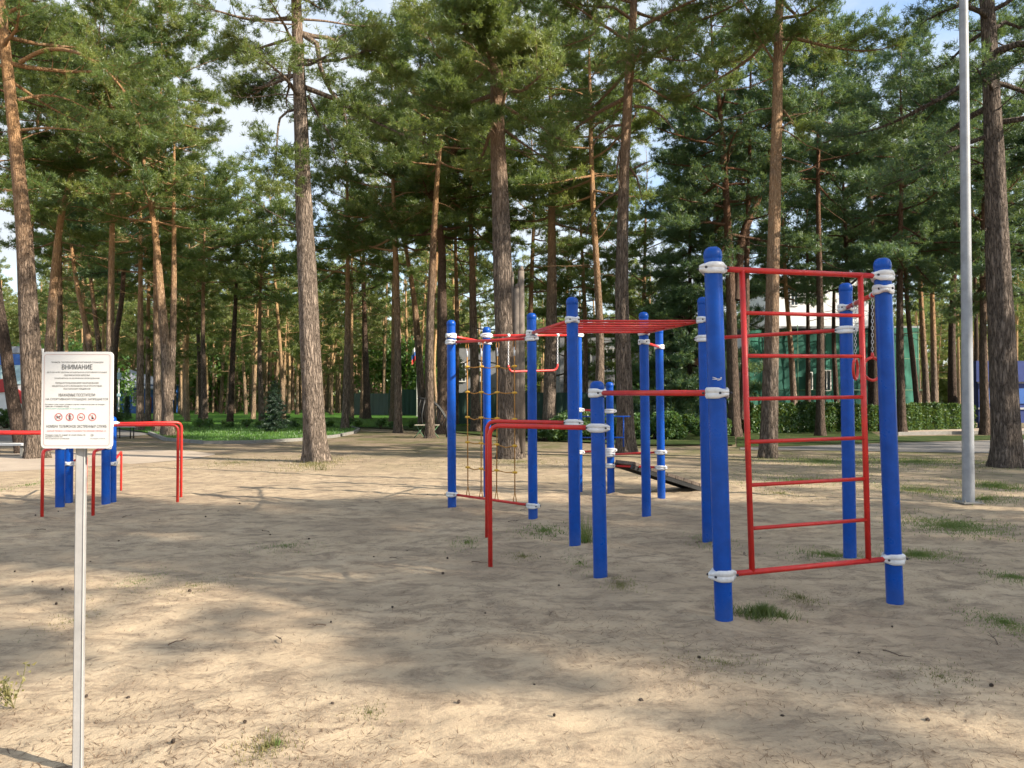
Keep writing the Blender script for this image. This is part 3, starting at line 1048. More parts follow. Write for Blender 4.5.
def place_far(x, y, s, rz, key):
    k = rnd.randrange(len(protos))
    if not used[k]:
        o = protos[k]
        used[k] = True
    else:
        o = copy_tree(protos[k])
    o.location = (x, y, gz(x, y) - 0.02)
    o.rotation_euler = (rnd.gauss(0, 0.02), rnd.gauss(0, 0.02), rz)
    o.scale = (s, s, s)
    o['label'] = LAB[key]
    o['group'] = {'left': 'distant pines on the left', 'centre': 'distant pines behind the lawn', 'mid': 'distant pines in the centre', 'right': 'distant pines on the right', 'off': 'pines outside the view'}[key]
    return o


placed = []
count = 0
tries = 0
while count < 265 and tries < 6000:
    tries += 1
    D = 52 + 85 * rnd.random() ** 0.9
    px = rnd.uniform(-40, 1064)
    if px > 470 and rnd.random() < 0.66:
        continue
    X = (px - 512) / F * D
    if (740 < px < 960 and D < 86) or (765 < px < 890 and D < 102):
        continue
    if 520 < px < 720 and D < 78:
        continue
    if (px < 40 or 112 < px < 165) and D < 92:
        continue
    if 340 < px < 430 and 66 < D < 84:
        continue
    if 195 < px < 245 and D < 75:
        continue
    if any((X - a) ** 2 + (D - b) ** 2 < 2.2 ** 2 for a, b in placed):
        continue
    placed.append((X, D))
    key = 'left' if px < 165 else ('centre' if px < 470 else ('mid' if px < 780 else 'right'))
    place_far(X, D, rnd.uniform(0.78, 1.02), rnd.uniform(0, 6.28), key)
    count += 1

# pines right of the view: their shade falls on the playground
OFF = [(12.5, 33, 1.0), (14, 35, 1.0), (16, 36, 1.0), (17.5, 33, 1.05), (20, 32, 1.0), (22, 30, 1.0), (24.5, 33, 1.0), (19, 28, 1.0), (27, 30, 1.0), (30, 27, 1.0)]
for q_, us, k_ in ((5.7, (11.0,), 1.0), (6.9, (27, 30), 1.1), (7.2, (34.5, 37, 40), 1.25), (8.2, (37, 39.5, 43), 1.25), (9.2, (38, 40.5, 44), 1.25), (10.2, (42.5,), 1.2)):
    for u_ in us:
        OFF.append((q_ + rnd.uniform(-0.3, 0.3), u_ + rnd.uniform(-0.4, 0.4), k_ * rnd.uniform(0.97, 1.06)))
OFFSUN = (math.sin(R(68)), -math.cos(R(68)))
for (x, y, s) in [(OFFSUN[0] * u - OFFSUN[1] * q, OFFSUN[1] * u + OFFSUN[0] * q, k) for q, u, k in OFF]:
    place_far(x, y, s, rnd.uniform(0, 6.28), 'off')

# ------------------------------------------------------------------ leafy masses
def leaf_cloud(pts, size, rg, updir=0.3):
    n = len(pts)
    d = nrm(rg.normal(0, 1, (n, 3)) + np.array([0, 0, updir]))
    sd = nrm(np.cross(d, rg.normal(0, 1, (n, 3))))
    s = size * rg.uniform(0.6, 1.3, (n, 1))
    t = np.stack([pts - sd * s * 0.45, pts + sd * s * 0.45, pts + d * s], 1)
    return t.reshape(-1, 3)


def box_cloud(L, w, h, n, rg, shell=0.75):
    """points in a clipped hedge, most of them near its outside"""
    p = rg.uniform(-1, 1, (n, 3))
    m = rg.uniform(0, 1, n) < shell
    ax = rg.integers(1, 3, n)
    sg = np.where(rg.uniform(0, 1, n) < 0.5, -1, 1)
    for a in (1, 2):
        k = m & (ax == a)
        p[k, a] = np.where(a == 2, 1, sg[k]) * rg.uniform(0.82, 1.05, k.sum())
    bulge = 1 + 0.10 * np.sin(p[:, 0] * L * 1.7 + 1) + 0.07 * np.sin(p[:, 0] * L * 4.1)
    p[:, 2] = (p[:, 2] + 1) / 2
    return p * np.array([L / 2, w / 2, h]) * np.stack([np.ones(n), bulge, bulge], 1)


def hedge(a, b, w, h, n, size, label, mat='leaf', seed=1, name='hedge', cat='hedge'):
    rg = np.random.default_rng(seed)
    A, B = Vector(a), Vector(b)
    d = B - A
    root = empty(name, (A + B) / 2, label, cat)
    root.rotation_euler = (0, 0, math.atan2(d.y, d.x))
    L = d.length
    pts = box_cloud(L, w, h, n, rg)
    co = leaf_cloud(pts, size, rg)
    tri_mesh('foliage', co, len(co) // 3, M[mat], root)
    mb = MB()
    for i in range(int(L / 0.5)):
        x = -L / 2 + 0.25 + i * 0.5 + rg.uniform(-0.1, 0.1)
        mb.tube([(x, 0, -0.05), (x + rg.normal(0, 0.1), rg.normal(0, 0.1), h * 0.75)], [0.02, 0.008], 4)
    mb.build('stems', M['twig'], root)
    return root


p = lambda x, y: ground(x, y)
hedge(p(742, 433), p(868, 431), 1.3, 1.18, 34000, 0.10, 'clipped green hedge running before the netted green building', seed=3)
hedge(p(880, 431), p(963, 428.5), 1.3, 1.14, 22000, 0.10, 'clipped hedge end between the right ladder post and grey pole', seed=4)


def bush(loc, rx, ry, h, n, size, label, mat, seed, name='bush', cat='bush', group=None, lumps=9):
    rg = np.random.default_rng(seed)
    root = empty(name, loc, label, cat, group)
    cs = np.stack([rg.uniform(-rx, rx, lumps) * 0.7, rg.uniform(-ry, ry, lumps) * 0.7, rg.uniform(0.25, 0.85, lumps) * h], 1)
    rr = rg.uniform(0.28, 0.5, lumps) * min(h, 2 * rx)
    k = rg.integers(0, lumps, n)
    d = nrm(rg.normal(0, 1, (n, 3)))
    rad = rr[k] * rg.uniform(0.55, 1.08, n)
    pts = cs[k] + d * rad[:, None] * np.array([1, 1, 0.8])
    pts = pts[pts[:, 2] > 0.02]
    co = leaf_cloud(pts, size, rg)
    tri_mesh('foliage', co, len(co) // 3, M[mat], root)
    mb = MB()
    for c, r in zip(cs, rr):
        mb.tube([(0, 0, -0.05), tuple(c * np.array([0.5, 0.5, 0.6])), tuple(c)], [0.03, 0.02, 0.008], 4)
    mb.build('stems', M['twig'], root)
    return root


bl = [(545, 441, 1.2, 1.0, 'low leafy bush right of the massive pine foot'), (572, 441, 1.3, 1.15, 'leafy bush behind the tall front post of the overhead ladder'), (603, 441, 1.2, 1.1, 'leafy bush behind the lower of the short posts'),
      (652, 440, 1.4, 1.15, 'leafy bush behind the far pair of tall posts'), (681, 440, 1.3, 1.05, 'leafy bush under the cream notice boards'), (708, 438, 1.2, 1.0, 'leafy bush beside the tallest ladder post')]
for i, (x, y, rx, h, lab) in enumerate(bl):
    bush(p(x, y), rx * 1.1, 0.8, h * 0.82, 9500, 0.09, lab, 'leaf', 40 + i, group='bushes before the dark fence')
# shrubs behind the green fence and between the buildings
bush(at(398, 400, 92) * Vector((1, 1, 0)), 4.2, 2.5, 8.0, 9000, 0.34, 'rounded bright green leafy tree behind the dark green fence', 'leaf_bright', 61, 'leafy_tree', 'leafy tree', lumps=22)
bush(at(648, 400, 50) * Vector((1, 1, 0)), 2.6, 1.5, 4.0, 5200, 0.2, 'green leafy shrub before the grey clad building', 'leaf_bright', 62, 'shrub', 'shrub', lumps=14)
bush(at(218, 400, 95) * Vector((1, 1, 0)), 6, 3, 11.0, 9000, 0.36, 'yellow-green leafy tree catching sun behind the lawn pines', 'leaf_bright', 63, 'leafy_tree', 'leafy tree', lumps=26)
bush(at(70, 400, 70) * Vector((1, 1, 0)), 4, 2, 6.2, 6000, 0.3, 'bright leafy tree whose top shows above the warning sign', 'leaf_bright', 64, 'leafy_tree', 'leafy tree', lumps=18)
bush(p(118, 422.5), 0.75, 0.7, 0.75, 2600, 0.09, 'round clipped bush right of the warning sign', 'leaf', 65, 'bush', 'bush', lumps=10)
bush(p(5, 428), 1.0, 0.8, 1.0, 3000, 0.09, 'green bush before the red and white building', 'leaf', 66, 'bush', 'bush', lumps=10)

# plants along the lawn bed
bed_n = 15
for i in range(bed_n):
    x = 196 + i * 16.5 + rnd.uniform(-4, 4)
    if 262 < x < 292:
        continue
    b = ground(x, 428.6)
    bush((b.x, b.y, 0.05), 0.32, 0.25, 0.42 * rnd.uniform(0.7, 1.2), 420, 0.085, 'low broad-leaved plant in the flower bed across the lawn', 'leaf' if rnd.random() < 0.3 else 'leaf_bright', 80 + i, 'bedding_plant', 'plant', 'bedding plants in the lawn', lumps=5)


def conifer(loc, h, r, label, name, seed, n=60, K=9, ln=0.09):
    rg = np.random.default_rng(seed)
    root = empty(name, loc, label, 'young conifer')
    mb = MB()
    mb.tube([(0, 0, -0.1), (0, 0, h * 0.5), (0, 0, h)], [0.045, 0.03, 0.006], 7)
    tc, td = [], []
    az = 0
    for j in range(n):
        t = (j + rg.uniform(0, 1)) / n
        az += 2.399
        L = r * (1.04 - t) * rg.uniform(0.8, 1.2)
        lp = limb_path((0, 0, 0.08 * h + t * 0.9 * h), az, -0.1 + 0.5 * t, L, rg, 5, 0.3, 0.06)
        mb.tube(lp, [0.012, 0.01, 0.008, 0.006, 0.005, 0.003], 3, caps=False)
        LP = np.array(lp)
        m = max(10, int(L / 0.012))
        u = rg.uniform(0.05, 1, m) * 5
        k = np.clip(u.astype(int), 0, 4)
        c = LP[k] + (LP[k + 1] - LP[k]) * (u - k)[:, None] + rg.normal(0, 0.06, (m, 3)) * np.array([1, 1, 0.5])
        tc.append(c)
        td.append(nrm(LP[k + 1] - LP[k]))
    mb.build('trunk', M['bark_dark'], root)
    co = needles_from_tufts(np.concatenate(tc), np.concatenate(td), K, ln, 0.02, rg)
    tri_mesh('crown', co, len(co) // 3, M['leaf_spruce'], root)
    return root


conifer(p(275, 433), 2.35, 0.72, 'small dark spruce growing at the lawn centre', 'young_spruce', 71)
conifer(p(127, 420.5), 1.75, 0.34, 'small dark columnar conifer beside the round bush', 'young_conifer', 72, n=50, K=8, ln=0.1)

# far wood that closes the view
rg_ = np.random.default_rng(77)
n = 42000
ang = rg_.uniform(-0.75, 0.75, n)
dist = rg_.uniform(142, 176, n)
hh = 16.5 + 2.2 * np.sin(ang * 41) + 1.6 * np.sin(ang * 93 + 1) + 1.2 * np.sin(ang * 211)
zz = rg_.uniform(0, 1, n) ** 0.8 * hh
pts = np.stack([np.sin(ang) * dist, np.cos(ang) * dist, zz], 1)
m_ = 30000
ang = rg_.uniform(-0.75, 0.75, m_)
dist = rg_.uniform(145, 176, m_)
zz = rg_.uniform(-0.3, 6.5, m_)
pts = np.concatenate([pts, np.stack([np.sin(ang) * dist, np.cos(ang) * dist, zz], 1)])
n = n + m_
co = leaf_cloud(pts, 1.15, rg_)
o = tri_mesh('distant_wood', co, n, M['needles_far'])
tag(o, 'far pine wood closing the view behind everything', 'wood', kind='stuff')

# slim trunks of the dense stand too far off to tell apart
mb = MB()
for i in range(330):
    D_ = rg_.uniform(84, 142)
    px_ = rg_.uniform(-20, 470) if i < 270 else rg_.uniform(470, 1050)
    if (i < 270 and 112 < px_ < 162) or (765 < px_ < 890):
        continue
    b_ = at(px_, 400, D_)
    h_ = rg_.uniform(11, 16)
    lx, ly = rg_.normal(0, 0.35, 2)
    r_ = rg_.uniform(0.11, 0.19)
    mb.tube([(b_.x, D_, -0.2), (b_.x + lx * 0.3, D_ + ly * 0.3, h_ * 0.4), (b_.x + lx, D_ + ly, h_)], [r_ * 1.15, r_, r_ * 0.55], 8, caps=False)
o = mb.build('distant_stand', M['bark_far'])
tag(o, 'slim bare trunks of the far pine stand seen as one mass', 'wood', kind='stuff')

# ------------------------------------------------------------------ workout frame
frame = empty('workout_frame', ground(600, 540), 'large blue-post climbing frame with red bars and white clamps', 'climbing frame')
FO = frame.location.copy()
PR = 0.060


class Post:
    def __init__(self, bx, by, tx, ty, r=PR, owner=frame):
        self.b = ground(bx, by)
        self.t = at(tx, ty, self.b.y)
        self.r = r
        self.owner = owner
        self.o = owner.location.copy()
        b, t = self.b, self.t
        ax = (t - b)
        Hh = ax.length
        ax.normalize()
        self.ax = ax
        mb = MB()
        prof = [(r, -0.25), (r, 0.0), (r, Hh * 0.5), (r, Hh - 0.085), (r * 1.0, Hh - 0.082), (r * 1.045, Hh - 0.079), (r * 1.045, Hh - 0.045), (r * 0.98, Hh - 0.030), (r * 0.84, Hh - 0.014), (r * 0.55, Hh - 0.003), (r * 0.2, Hh)]
        mb.lathe(prof, 28, b - self.o, ax)
        mb.build('post', M['blue'], owner)

    def at_y(self, y):
        """point of the axis seen at image row y"""
        best = None
        for i in range(601):
            q = self.b + (self.t - self.b) * (i / 600)
            dy = q.y * cp + (q.z - CAMZ) * sp
            up = -q.y * sp + (q.z - CAMZ) * cp
            yy = 384 - F * up / dy
            if best is None or abs(yy - y) < best[0]:
                best = (abs(yy - y), q)
        return best[1].copy()


def clamp(post, pt, direction, hh=0.034, ears=(0.032, 0.032)):
    """white two-eared plastic clamp round a post, long axis along the bar"""
    d = Vector((direction.x, direction.y, 0)).normalized()
    s = Vector((-d.y, d.x, 0))
    r = post.r
    o = post.o
    mb = MB()
    n = 40
    out = []
    for k in range(n):
        a = 2 * PI * k / n
        ca, sa = math.cos(a), math.sin(a)
        core = r + 0.017
        e = ears[0] if ca > 0 else ears[1]
        ext = core + e * max(0.0, abs(ca) - 0.55) ** 0.7 / 0.45 ** 0.7
        x = ext * ca
        y = core * sa * (1.0 if abs(ca) < 0.6 else 0.74)
        f = max(0.0, (abs(x) - core * 0.8) / (core * 0.2 + e))
        out.append((x, y, 1.06 - 0.5 * min(f, 1)))
    rings = [(-1.0, 0.90), (-0.72, 0.99), (-0.15, 1.0), (-0.1, 0.965), (0.1, 0.965), (0.15, 1.0), (0.72, 0.99), (1.0, 0.90)]
    vs, fs = [], []
    for zf, sf in rings:
        for x, y, hf in out:
            vs.append(pt - o + d * x * sf + s * y * sf + Vector((0, 0, hh * hf * zf)))
    for i in range(len(rings) - 1):
        for k in range(n):
            k2 = (k + 1) % n
            fs.append((i * n + k, i * n + k2, (i + 1) * n + k2, (i + 1) * n + k))
    fs.append(tuple(reversed(range(n))))
    fs.append(tuple(range((len(rings) - 1) * n, len(rings) * n)))
    mb.add(vs, fs)
    c = mb.build('clamp', M['white'], post.owner)
    bb = MB()
    for sg in (-1, 1):
        for q in (-1, 1):
            c0 = pt - o + d * (sg * (r + 0.026)) + s * (q * (r + 0.017) * 0.62)
            bb.lathe([(0.0085, -0.006), (0.0085, 0.004), (0.005, 0.006)], 8, c0, s * q)
    bb.build('bolt', M['bolt'], c)
    return c


def bar(a, b, r, name='pull_up_bar', owner=frame, n=12, mat='red', trim=0.0):
    o = owner.location
    a, b = Vector(a), Vector(b)
    d = (b - a).normalized()
    mb = MB()
    mb.tube([a + d * trim - o, b - d * trim - o], r, n)
    return mb.build(name, M[mat], owner)


def link(p1, y1, p2, y2, r=0.019, name='pull_up_bar', cl=(True, True), hh=0.034):
    a, b = p1.at_y(y1), p2.at_y(y2)
    ob = bar(a, b, r, name, trim=p1.r + 0.02, owner=p1.owner)
    if cl[0]:
        clamp(p1, a, b - a, hh)
    if cl[1]:
        clamp(p2, b, b - a, hh)
    return a, b


P1 = Post(452, 508, 451, 320)
P2 = Post(487.5, 499, 486.5, 327)
P3 = Post(533, 518, 531.5, 313)
P4 = Post(575, 546, 572, 297)
P4b = Post(579, 493, 578, 325)
P5 = Post(600.5, 577, 597, 381)
P6 = Post(611, 494, 609.5, 382)
P7 = Post(646.5, 516, 643.5, 312)
P8 = Post(661.5, 499, 659, 328)
P9 = Post(708, 541, 703, 297)
P10 = Post(724, 622, 712.5, 247)
P11 = Post(895, 603, 882, 258)
P12 = Post(850, 558, 845.5, 283)

# net bay
link(P1, 336, P2, 342.5, 0.018)
a13, b13 = link(P1, 342, P3, 338.5, 0.018)
lo_a, lo_b = link(P1, 494, P3, 505.5, 0.017)
link(P2, 335.5, P4b, 335, 0.018)
link(P2, 342, P3, 334, 0.018, cl=(False, False))

# overhead ladder on the four tall posts
lad = MB()
ladder = bpy.data.objects.new('overhead_ladder', None)
C.objects.link(ladder)
ladder.parent = frame
a3, a4 = P3.at_y(333), P4.at_y(320)
a7, a9 = P7.at_y(333), P9.at_y(320)
for u, w, pu, pw in ((a3, a4, P3, P4), (a7, a9, P7, P9)):
    bar(u, w, 0.021, 'rail', trim=0.075).parent = ladder
    clamp(pu, u, w - u)
    clamp(pw, w, u - w)
for i in range(6):
    f = (i + 0.35) / 5.7
    bar(a3.lerp(a4, f), a7.lerp(a9, f), 0.0125, 'rung').parent = ladder
link(P9, 338.5, P12, 330, 0.019)
a12, a11 = link(P12, 308, P11, 290, 0.019)
link(P7, 342, P8, 347, 0.018)
link(P5, 393, P10, 393, 0.021, hh=0.036)
link(P4b, 410, P6, 411, 0.017, cl=(True, True))
link(P4b, 452, P6, 450, 0.017)
link(P6, 454.5, P8, 452, 0.017)
link(P6, 465.5, P8, 467.5, 0.017)

# wall ladder between the two tallest posts
wl = bpy.data.objects.new('wall_ladder', None)
C.objects.link(wl)
wl.parent = frame
t10, t11 = P10.at_y(268.5), P11.at_y(276.5)
b10, b11 = P10.at_y(574.8), P11.at_y(558.4)
for q0, q1 in ((t10, t11), (b10, b11)):
    o = bar(q0, q1, 0.0200, 'rail', trim=0.075)
    o.parent = wl
for pst, q0, q1 in ((P10, t10, t11), (P11, t11, t10), (P10, b10, b11), (P11, b11, b10)):
    clamp(pst, q0, q1 - q0, 0.037)


def on_line(a, b, px):
    """point of segment a-b seen at image column px"""
    best = None
    for i in range(401):
        q = a.lerp(b, i / 400)
        x = 512 + F * q.x / (q.y * cp + (q.z - CAMZ) * sp)
        if best is None or abs(x - px) < best[0]:
            best = (abs(x - px), q)
    return best[1]


sl0, sl1 = on_line(t10, t11, 742), on_line(b10, b11, 752)
sr0, sr1 = on_line(t10, t11, 860.5), on_line(b10, b11, 868.5)
bar(sl0, sl1, 0.0205, 'stile').parent = wl
bar(sr0, sr1, 0.0205, 'stile').parent = wl
for i in range(1, 7):
    f = i / 7.0
    bar(sl0.lerp(sl1, f), sr0.lerp(sr1, f), 0.0135, 'rung').parent = wl


# dip bars: bent red pipes from the post down to the ground
def bent(a, b, leg_to, r, name, owner, bend=0.11):
    o = owner.location
    a, b, g = Vector(a), Vector(b), Vector(leg_to)
    d1 = (a - b).normalized()
    d2 = (g - b).normalized()
    pts = [a]
    c0, c1 = b + d1 * bend, b + d2 * bend
    for i in range(9):
        t = i / 8
        pts.append(c0 * (1 - t) ** 2 + b * 2 * t * (1 - t) + c1 * t * t)
    pts.append(g - Vector((0, 0, 0.15)))
    mb = MB()
    mb.tube([q - o for q in pts], r, 12)
    return mb.build(name, M['red'], owner)


g1 = ground(490.5, 566)
q5 = P5.at_y(428)
bent(q5, Vector((g1.x - 0.01, g1.y, q5.z + 0.005)), g1, 0.021, 'dip_bar', frame)
clamp(P5, q5, Vector((g1.x, g1.y, 0)) - Vector((q5.x, q5.y, 0)), 0.036)
q4 = P4.at_y(422.8)
g2 = Vector((q4.x + (g1.x - q5.x) * 0.98, q4.y + (g1.y - q5.y), 0))
bent(q4, Vector((g2.x, g2.y, q4.z + 0.005)), g2, 0.021, 'dip_bar', frame)
clamp(P4, q4, g2 - Vector((q4.x, q4.y, 0)), 0.036)

# step rack of thin blue pipe between the short post and the far post
mb = MB()
s0 = P6.b + Vector((0.30, 0.55, 0))
for x0, x1, y in ((581, 630, 416.5), (581, 624, 437.5)):
    A, B = at(x0, y, 13.15), at(x1, y, 12.75)
    mb.tube([A - FO, B - FO], 0.011, 8)
mb.tube([at(623.5, 416.5, 12.8) - FO, at(623.5, 447, 12.8) - FO, ], 0.011, 8)
mb.build('step_rail', M['blue'], frame)

# scuffed sticker remains on the tallest post
mb = MB()
q = P10.at_y(379)
for (dx, dz, w, h, tl) in ((0.0, 0.0, 0.055, 0.006, 0.02), (-0.012, 0.009, 0.03, 0.005, -0.3), (0.018, -0.006, 0.03, 0.004, 0.25), (0.03, 0.008, 0.012, 0.01, 0.1)):
    n = 8
    vs = []
    for i in range(n + 1):
        a = -PI / 2 - 0.25 + (dx + w * (i / n - 0.5)) / P10.r
        for sgn in (-1, 1):
            zz_ = dz + sgn * h / 2 * (1 - abs(i / n - 0.5)) + tl * w * (i / n - 0.5)
            c = P10.b + P10.ax * ((q - P10.b).length + zz_)
            vs.append(c + Vector((math.cos(a), math.sin(a), 0)) * (P10.r + 0.0015) - FO)
    mb.add(vs, [(2 * i, 2 * i + 2, 2 * i + 3, 2 * i + 1) for i in range(n)])
mb.build('sticker_remains', M['white'], frame)

# climbing net
net = bpy.data.objects.new('climbing_net', None)
C.objects.link(net)
net.parent = frame
fr = [0.195, 0.375, 0.565, 0.775]
tops = [on_line(a13, b13, px) for px in (467, 481.5, 497.5, 514.5)]
bots = [on_line(lo_a, lo_b, px) for px in (468, 481, 496.5, 515)]
rows = []
for i in range(4):
    T, B = tops[i], bots[i]
    mb = MB()
    d = (B - T).normalized()
    k0 = T + d * 0.16
    k1 = B - d * 0.14
    along = (b13 - a13).normalized()
    mb.tube([k0 - FO, (k0 + k1) / 2 - FO, k1 - FO], 0.0085, 6)
    for sg in (-1, 1):
        mb.tube([T - FO + along * 0.008 * sg + Vector((0, 0, 0.02)), T - FO + along * 0.026 * sg + d * 0.07, k0 - FO], 0.0055, 5)
        mb.tube([B - FO + along * 0.03 * sg, B - FO + along * 0.02 * sg - d * 0.06, k1 - FO], 0.006, 5)
    mb.build('rope', M['rope'], net)
    mb = MB()
    mb.tube([T + d * 0.10 - FO, T + d * 0.215 - FO], [0.011, 0.011], 8)
    mb.build('thimble', M['white'], net)
    kn = MB()
    col = []
    for j in range(5):
        q = T.lerp(B, 0.165 + j * 0.162)
        col.append(q)
        kn.ball(q - FO, 0.024, 8, sz=0.8)
        kn.tube([q - along * 0.035 - FO, q + along * 0.035 - FO], 0.014, 7)
    kn.build('connector', M['knot'], net)
    rows.append(col)
for j in range(5):
    mb = MB()
    for i in range(3):
        A, B = rows[i][j], rows[i + 1][j]
        m_ = (A + B) / 2 - Vector((0, 0, 0.012 + 0.01 * ((i + j) % 3)))
        mb.tube([A - FO, m_ - FO, B - FO], 0.0075, 5)
    mb.build('cross_rope', M['rope'], net)

# trapeze on the far bar
b2, b4 = P2.at_y(335.5), P4b.at_y(335)
tL, tR = on_line(b2, b4, 508.5), on_line(b2, b4, 557.5)
tr = empty('trapeze', (tL + tR) / 2 - Vector((0, 0, 0.55)), 'red trapeze bar on two white chains hanging beyond the climbing net', 'trapeze')
O = tr.location
dz = 0.56
along = (tR - tL).normalized()
mb = MB()
pts = []
A0, A1 = tL - Vector((0, 0, dz - 0.10)), tL - Vector((0, 0, dz))
B0, B1 = tR - Vector((0, 0, dz - 0.10)), tR - Vector((0, 0, dz))
for i in range(7):
    t = i / 6
    pts.append((A0 * (1 - t) ** 2 + A1 * 2 * t * (1 - t) + (A1 + along * 0.1) * t * t) - O)
for i in range(7):
    t = i / 6
    pts.append(((B1 - along * 0.1) * (1 - t) ** 2 + B1 * 2 * t * (1 - t) + B0 * t * t) - O)
mb.tube(pts, 0.017, 10)
mb.build('bar', M['red'], tr)


def chain_mesh(top, bot, r, wire, O):
    mb = MB()
    L = (bot - top).length
    n = max(4, int(L / (r * 3.0)))
    d = (bot - top).normalized()
    u = d.cross(Vector((0.3, 1, 0.1))).normalized()
    w = d.cross(u)
    for i in range(n):
        c = top + (bot - top) * ((i + 0.5) / n)
        ax = u if i % 2 else w
        ring = []
        hl = L / n * 0.68
        for k in range(9):
            a = 2 * PI * k / 8
            ring.append(c + d * (hl * math.cos(a)) + ax * (r * math.sin(a)) - O)
        mb.tube(ring, wire, 5, caps=False)
    return mb


for T, B in ((tL, A0), (tR, B0)):
    m_ = chain_mesh(T, B, 0.009, 0.0042, O)
    m_.lathe([(0.027, -0.02), (0.027, 0.02)], 12, T - O, along)
    m_.build('chain', M['white'], tr)

# gymnastic rings on chains between the two right posts
for px, yt, yc, lab, rz in ((855.5, None, 369, 'red gymnastic ring nearer the back post, seen nearly edge-on', 0.95), (872.5, None, 369, 'red gymnastic ring half hidden by the front right post', 0.25)):
    T = on_line(a12, a11, px)
    c = at(px, yc, T.y)
    rr = 0.088
    root = empty('gymnastic_ring', c, lab, 'gymnastic ring', 'pair of gymnastic rings')
    mb = MB()
    ux = Vector((math.cos(rz), math.sin(rz), 0))
    ring = [ux * (rr * math.cos(2 * PI * k / 28)) + Vector((0, 0, rr * 1.02 * math.sin(2 * PI * k / 28))) for k in range(29)]
    mb.tube(ring, 0.0125, 9, caps=False)
    mb.tube([Vector((0, 0, rr - 0.01)), Vector((0, 0, rr + 0.045))], [0.017, 0.010], 8)
    mb.build('ring', M['red'], root)
    m_ = chain_mesh(T, c + Vector((0, 0, rr + 0.03)), 0.009, 0.0026, c)
    m_.lathe([(0.026, -0.016), (0.026, 0.016)], 12, T - c, a11 - a12)
    m_.build('chain', M['steel'], root)

# sit-up board leaning from the low bar to the ground
lowb = (P6.at_y(465.5) + P8.at_y(467.5)) / 2
u0 = at(624, 463.5, 12.4)
g0 = ground(697, 490)
g0.z = 0.05
root = empty('sit_up_board', Vector((g0.x, g0.y, 0)), 'dark slatted sit-up board sloping from the low red bar to the ground', 'exercise bench')
dirv = (u0 - g0)
LL = dirv.length
dirv.normalize()
side = dirv.cross(Vector((0, 0, 1))).normalized()
nor = side.cross(dirv).normalized()
rot = Matrix((dirv, side, nor)).transposed()
O = root.location
mb = MB()
for i in range(9):
    c = g0 + dirv * (LL * (i + 0.5) / 9) - O + nor * 0.02
    mb.box(c, (LL / 9 - 0.012, 0.46, 0.05), rot=rot)
mb.build('board', M['wood_dark'], root)
mb = MB()
for sg in (-1, 1):
    mb.box(g0 + dirv * LL / 2 + side * 0.20 * sg - nor * 0.035 - O, (LL, 0.045, 0.075), rot=rot)
mb.build('rail', M['iron'], root)
mb = MB()
mb.tube([g0 - side * 0.2 + nor * 0.0 - O, g0 + side * 0.2 - O], 0.04, 10)
mb.build('foot', M['white'], root)

# ------------------------------------------------------------------ parallel bars at the left
left = empty('parallel_bars', ground(85, 506), 'low blue-post parallel bars with red bent rails behind the warning sign', 'parallel bars')
A_ = Post(60, 508, 60, 420, PR, left)
B_ = Post(68.5, 503, 69, 420, PR, left)
C_ = Post(106, 505, 106, 420, PR, left)
D_ = Post(112, 502.5, 112, 416.5, PR, left)


def bent_from(post, y, gx_, gy_, z_, r, hh=0.032, cl=True):
    q = post.at_y(y)
    g = ground(gx_, gy_)
    ob = bent(q, Vector((g.x, g.y, q.z if z_ is None else z_)), g, r, 'rail', left, 0.10)
    if cl:
        clamp(post, q, Vector((g.x - q.x, g.y - q.y, 0)), hh)


bent_from(D_, 423.5, 181, 497, None, 0.020)
bent_from(C_, 425.5, 177.5, 502, None, 0.020)
bent_from(A_, 433, -60, 508, None, 0.026)
bent_from(B_, 432, -45, 503, None, 0.022)
bent_from(A_, 447, 42, 517, None, 0.021)
bent_from(C_, 447, 93, 515, None, 0.021)
bent_from(B_, 463.5, 86, 493, 0.62, 0.017)
bent_from(D_, 463.5, 121, 490, 0.64, 0.017)

# ------------------------------------------------------------------ warning sign
SD = 3.2
sc_ = at(77.5, 400, SD)
sign = empty('warning_sign', Vector((sc_.x, SD, 0)), 'white cyrillic rules sign with rounded corners on a square grey post', 'sign')
O = sign.location
sw, sh = 71 * SD / F, 96.5 * SD / F
tilt = 0.0


def rounded(w, h, r, n=6):
    pts = []
    for cx, cz, a0 in ((w / 2 - r, h / 2 - r, 0), (-w / 2 + r, h / 2 - r, PI / 2), (-w / 2 + r, -h / 2 + r, PI), (w / 2 - r, -h / 2 + r, 1.5 * PI)):
        for i in range(n + 1):
            a = a0 + PI / 2 * i / n
            pts.append((cx + r * math.cos(a), cz + r * math.sin(a)))
    return pts


cz = sc_.z
mb = MB()
ol = rounded(sw, sh, 0.018)
m_ = len(ol)
vs = [(x, -0.004, cz + z) for x, z in ol] + [(x, 0.004, cz + z) for x, z in ol]
fs = [tuple(range(m_))[::-1], tuple(range(m_, 2 * m_))] + [(i, (i + 1) % m_, m_ + (i + 1) % m_, m_ + i) for i in range(m_)]
mb.add(vs, fs, 0, False)
mb.build('board', M['signwhite'], sign)
# printed edge line
mb = MB()
o1 = rounded(sw - 0.020, sh - 0.020, 0.012)
o2 = rounded(sw - 0.0235, sh - 0.0235, 0.0105)
vs = [(x, -0.0048, cz + z) for x, z in o1] + [(x, -0.0048, cz + z) for x, z in o2]
mb.add(vs, [(i, m_ + i, m_ + (i + 1) % m_, (i + 1) % m_) for i in range(m_)], 0, False)
mb.build('border_line', M['signpink'], sign)


def sign_z(py):
    return at(77.5, py, SD).z


def sign_x(px):
    return at(px, 400, SD).x - O.x


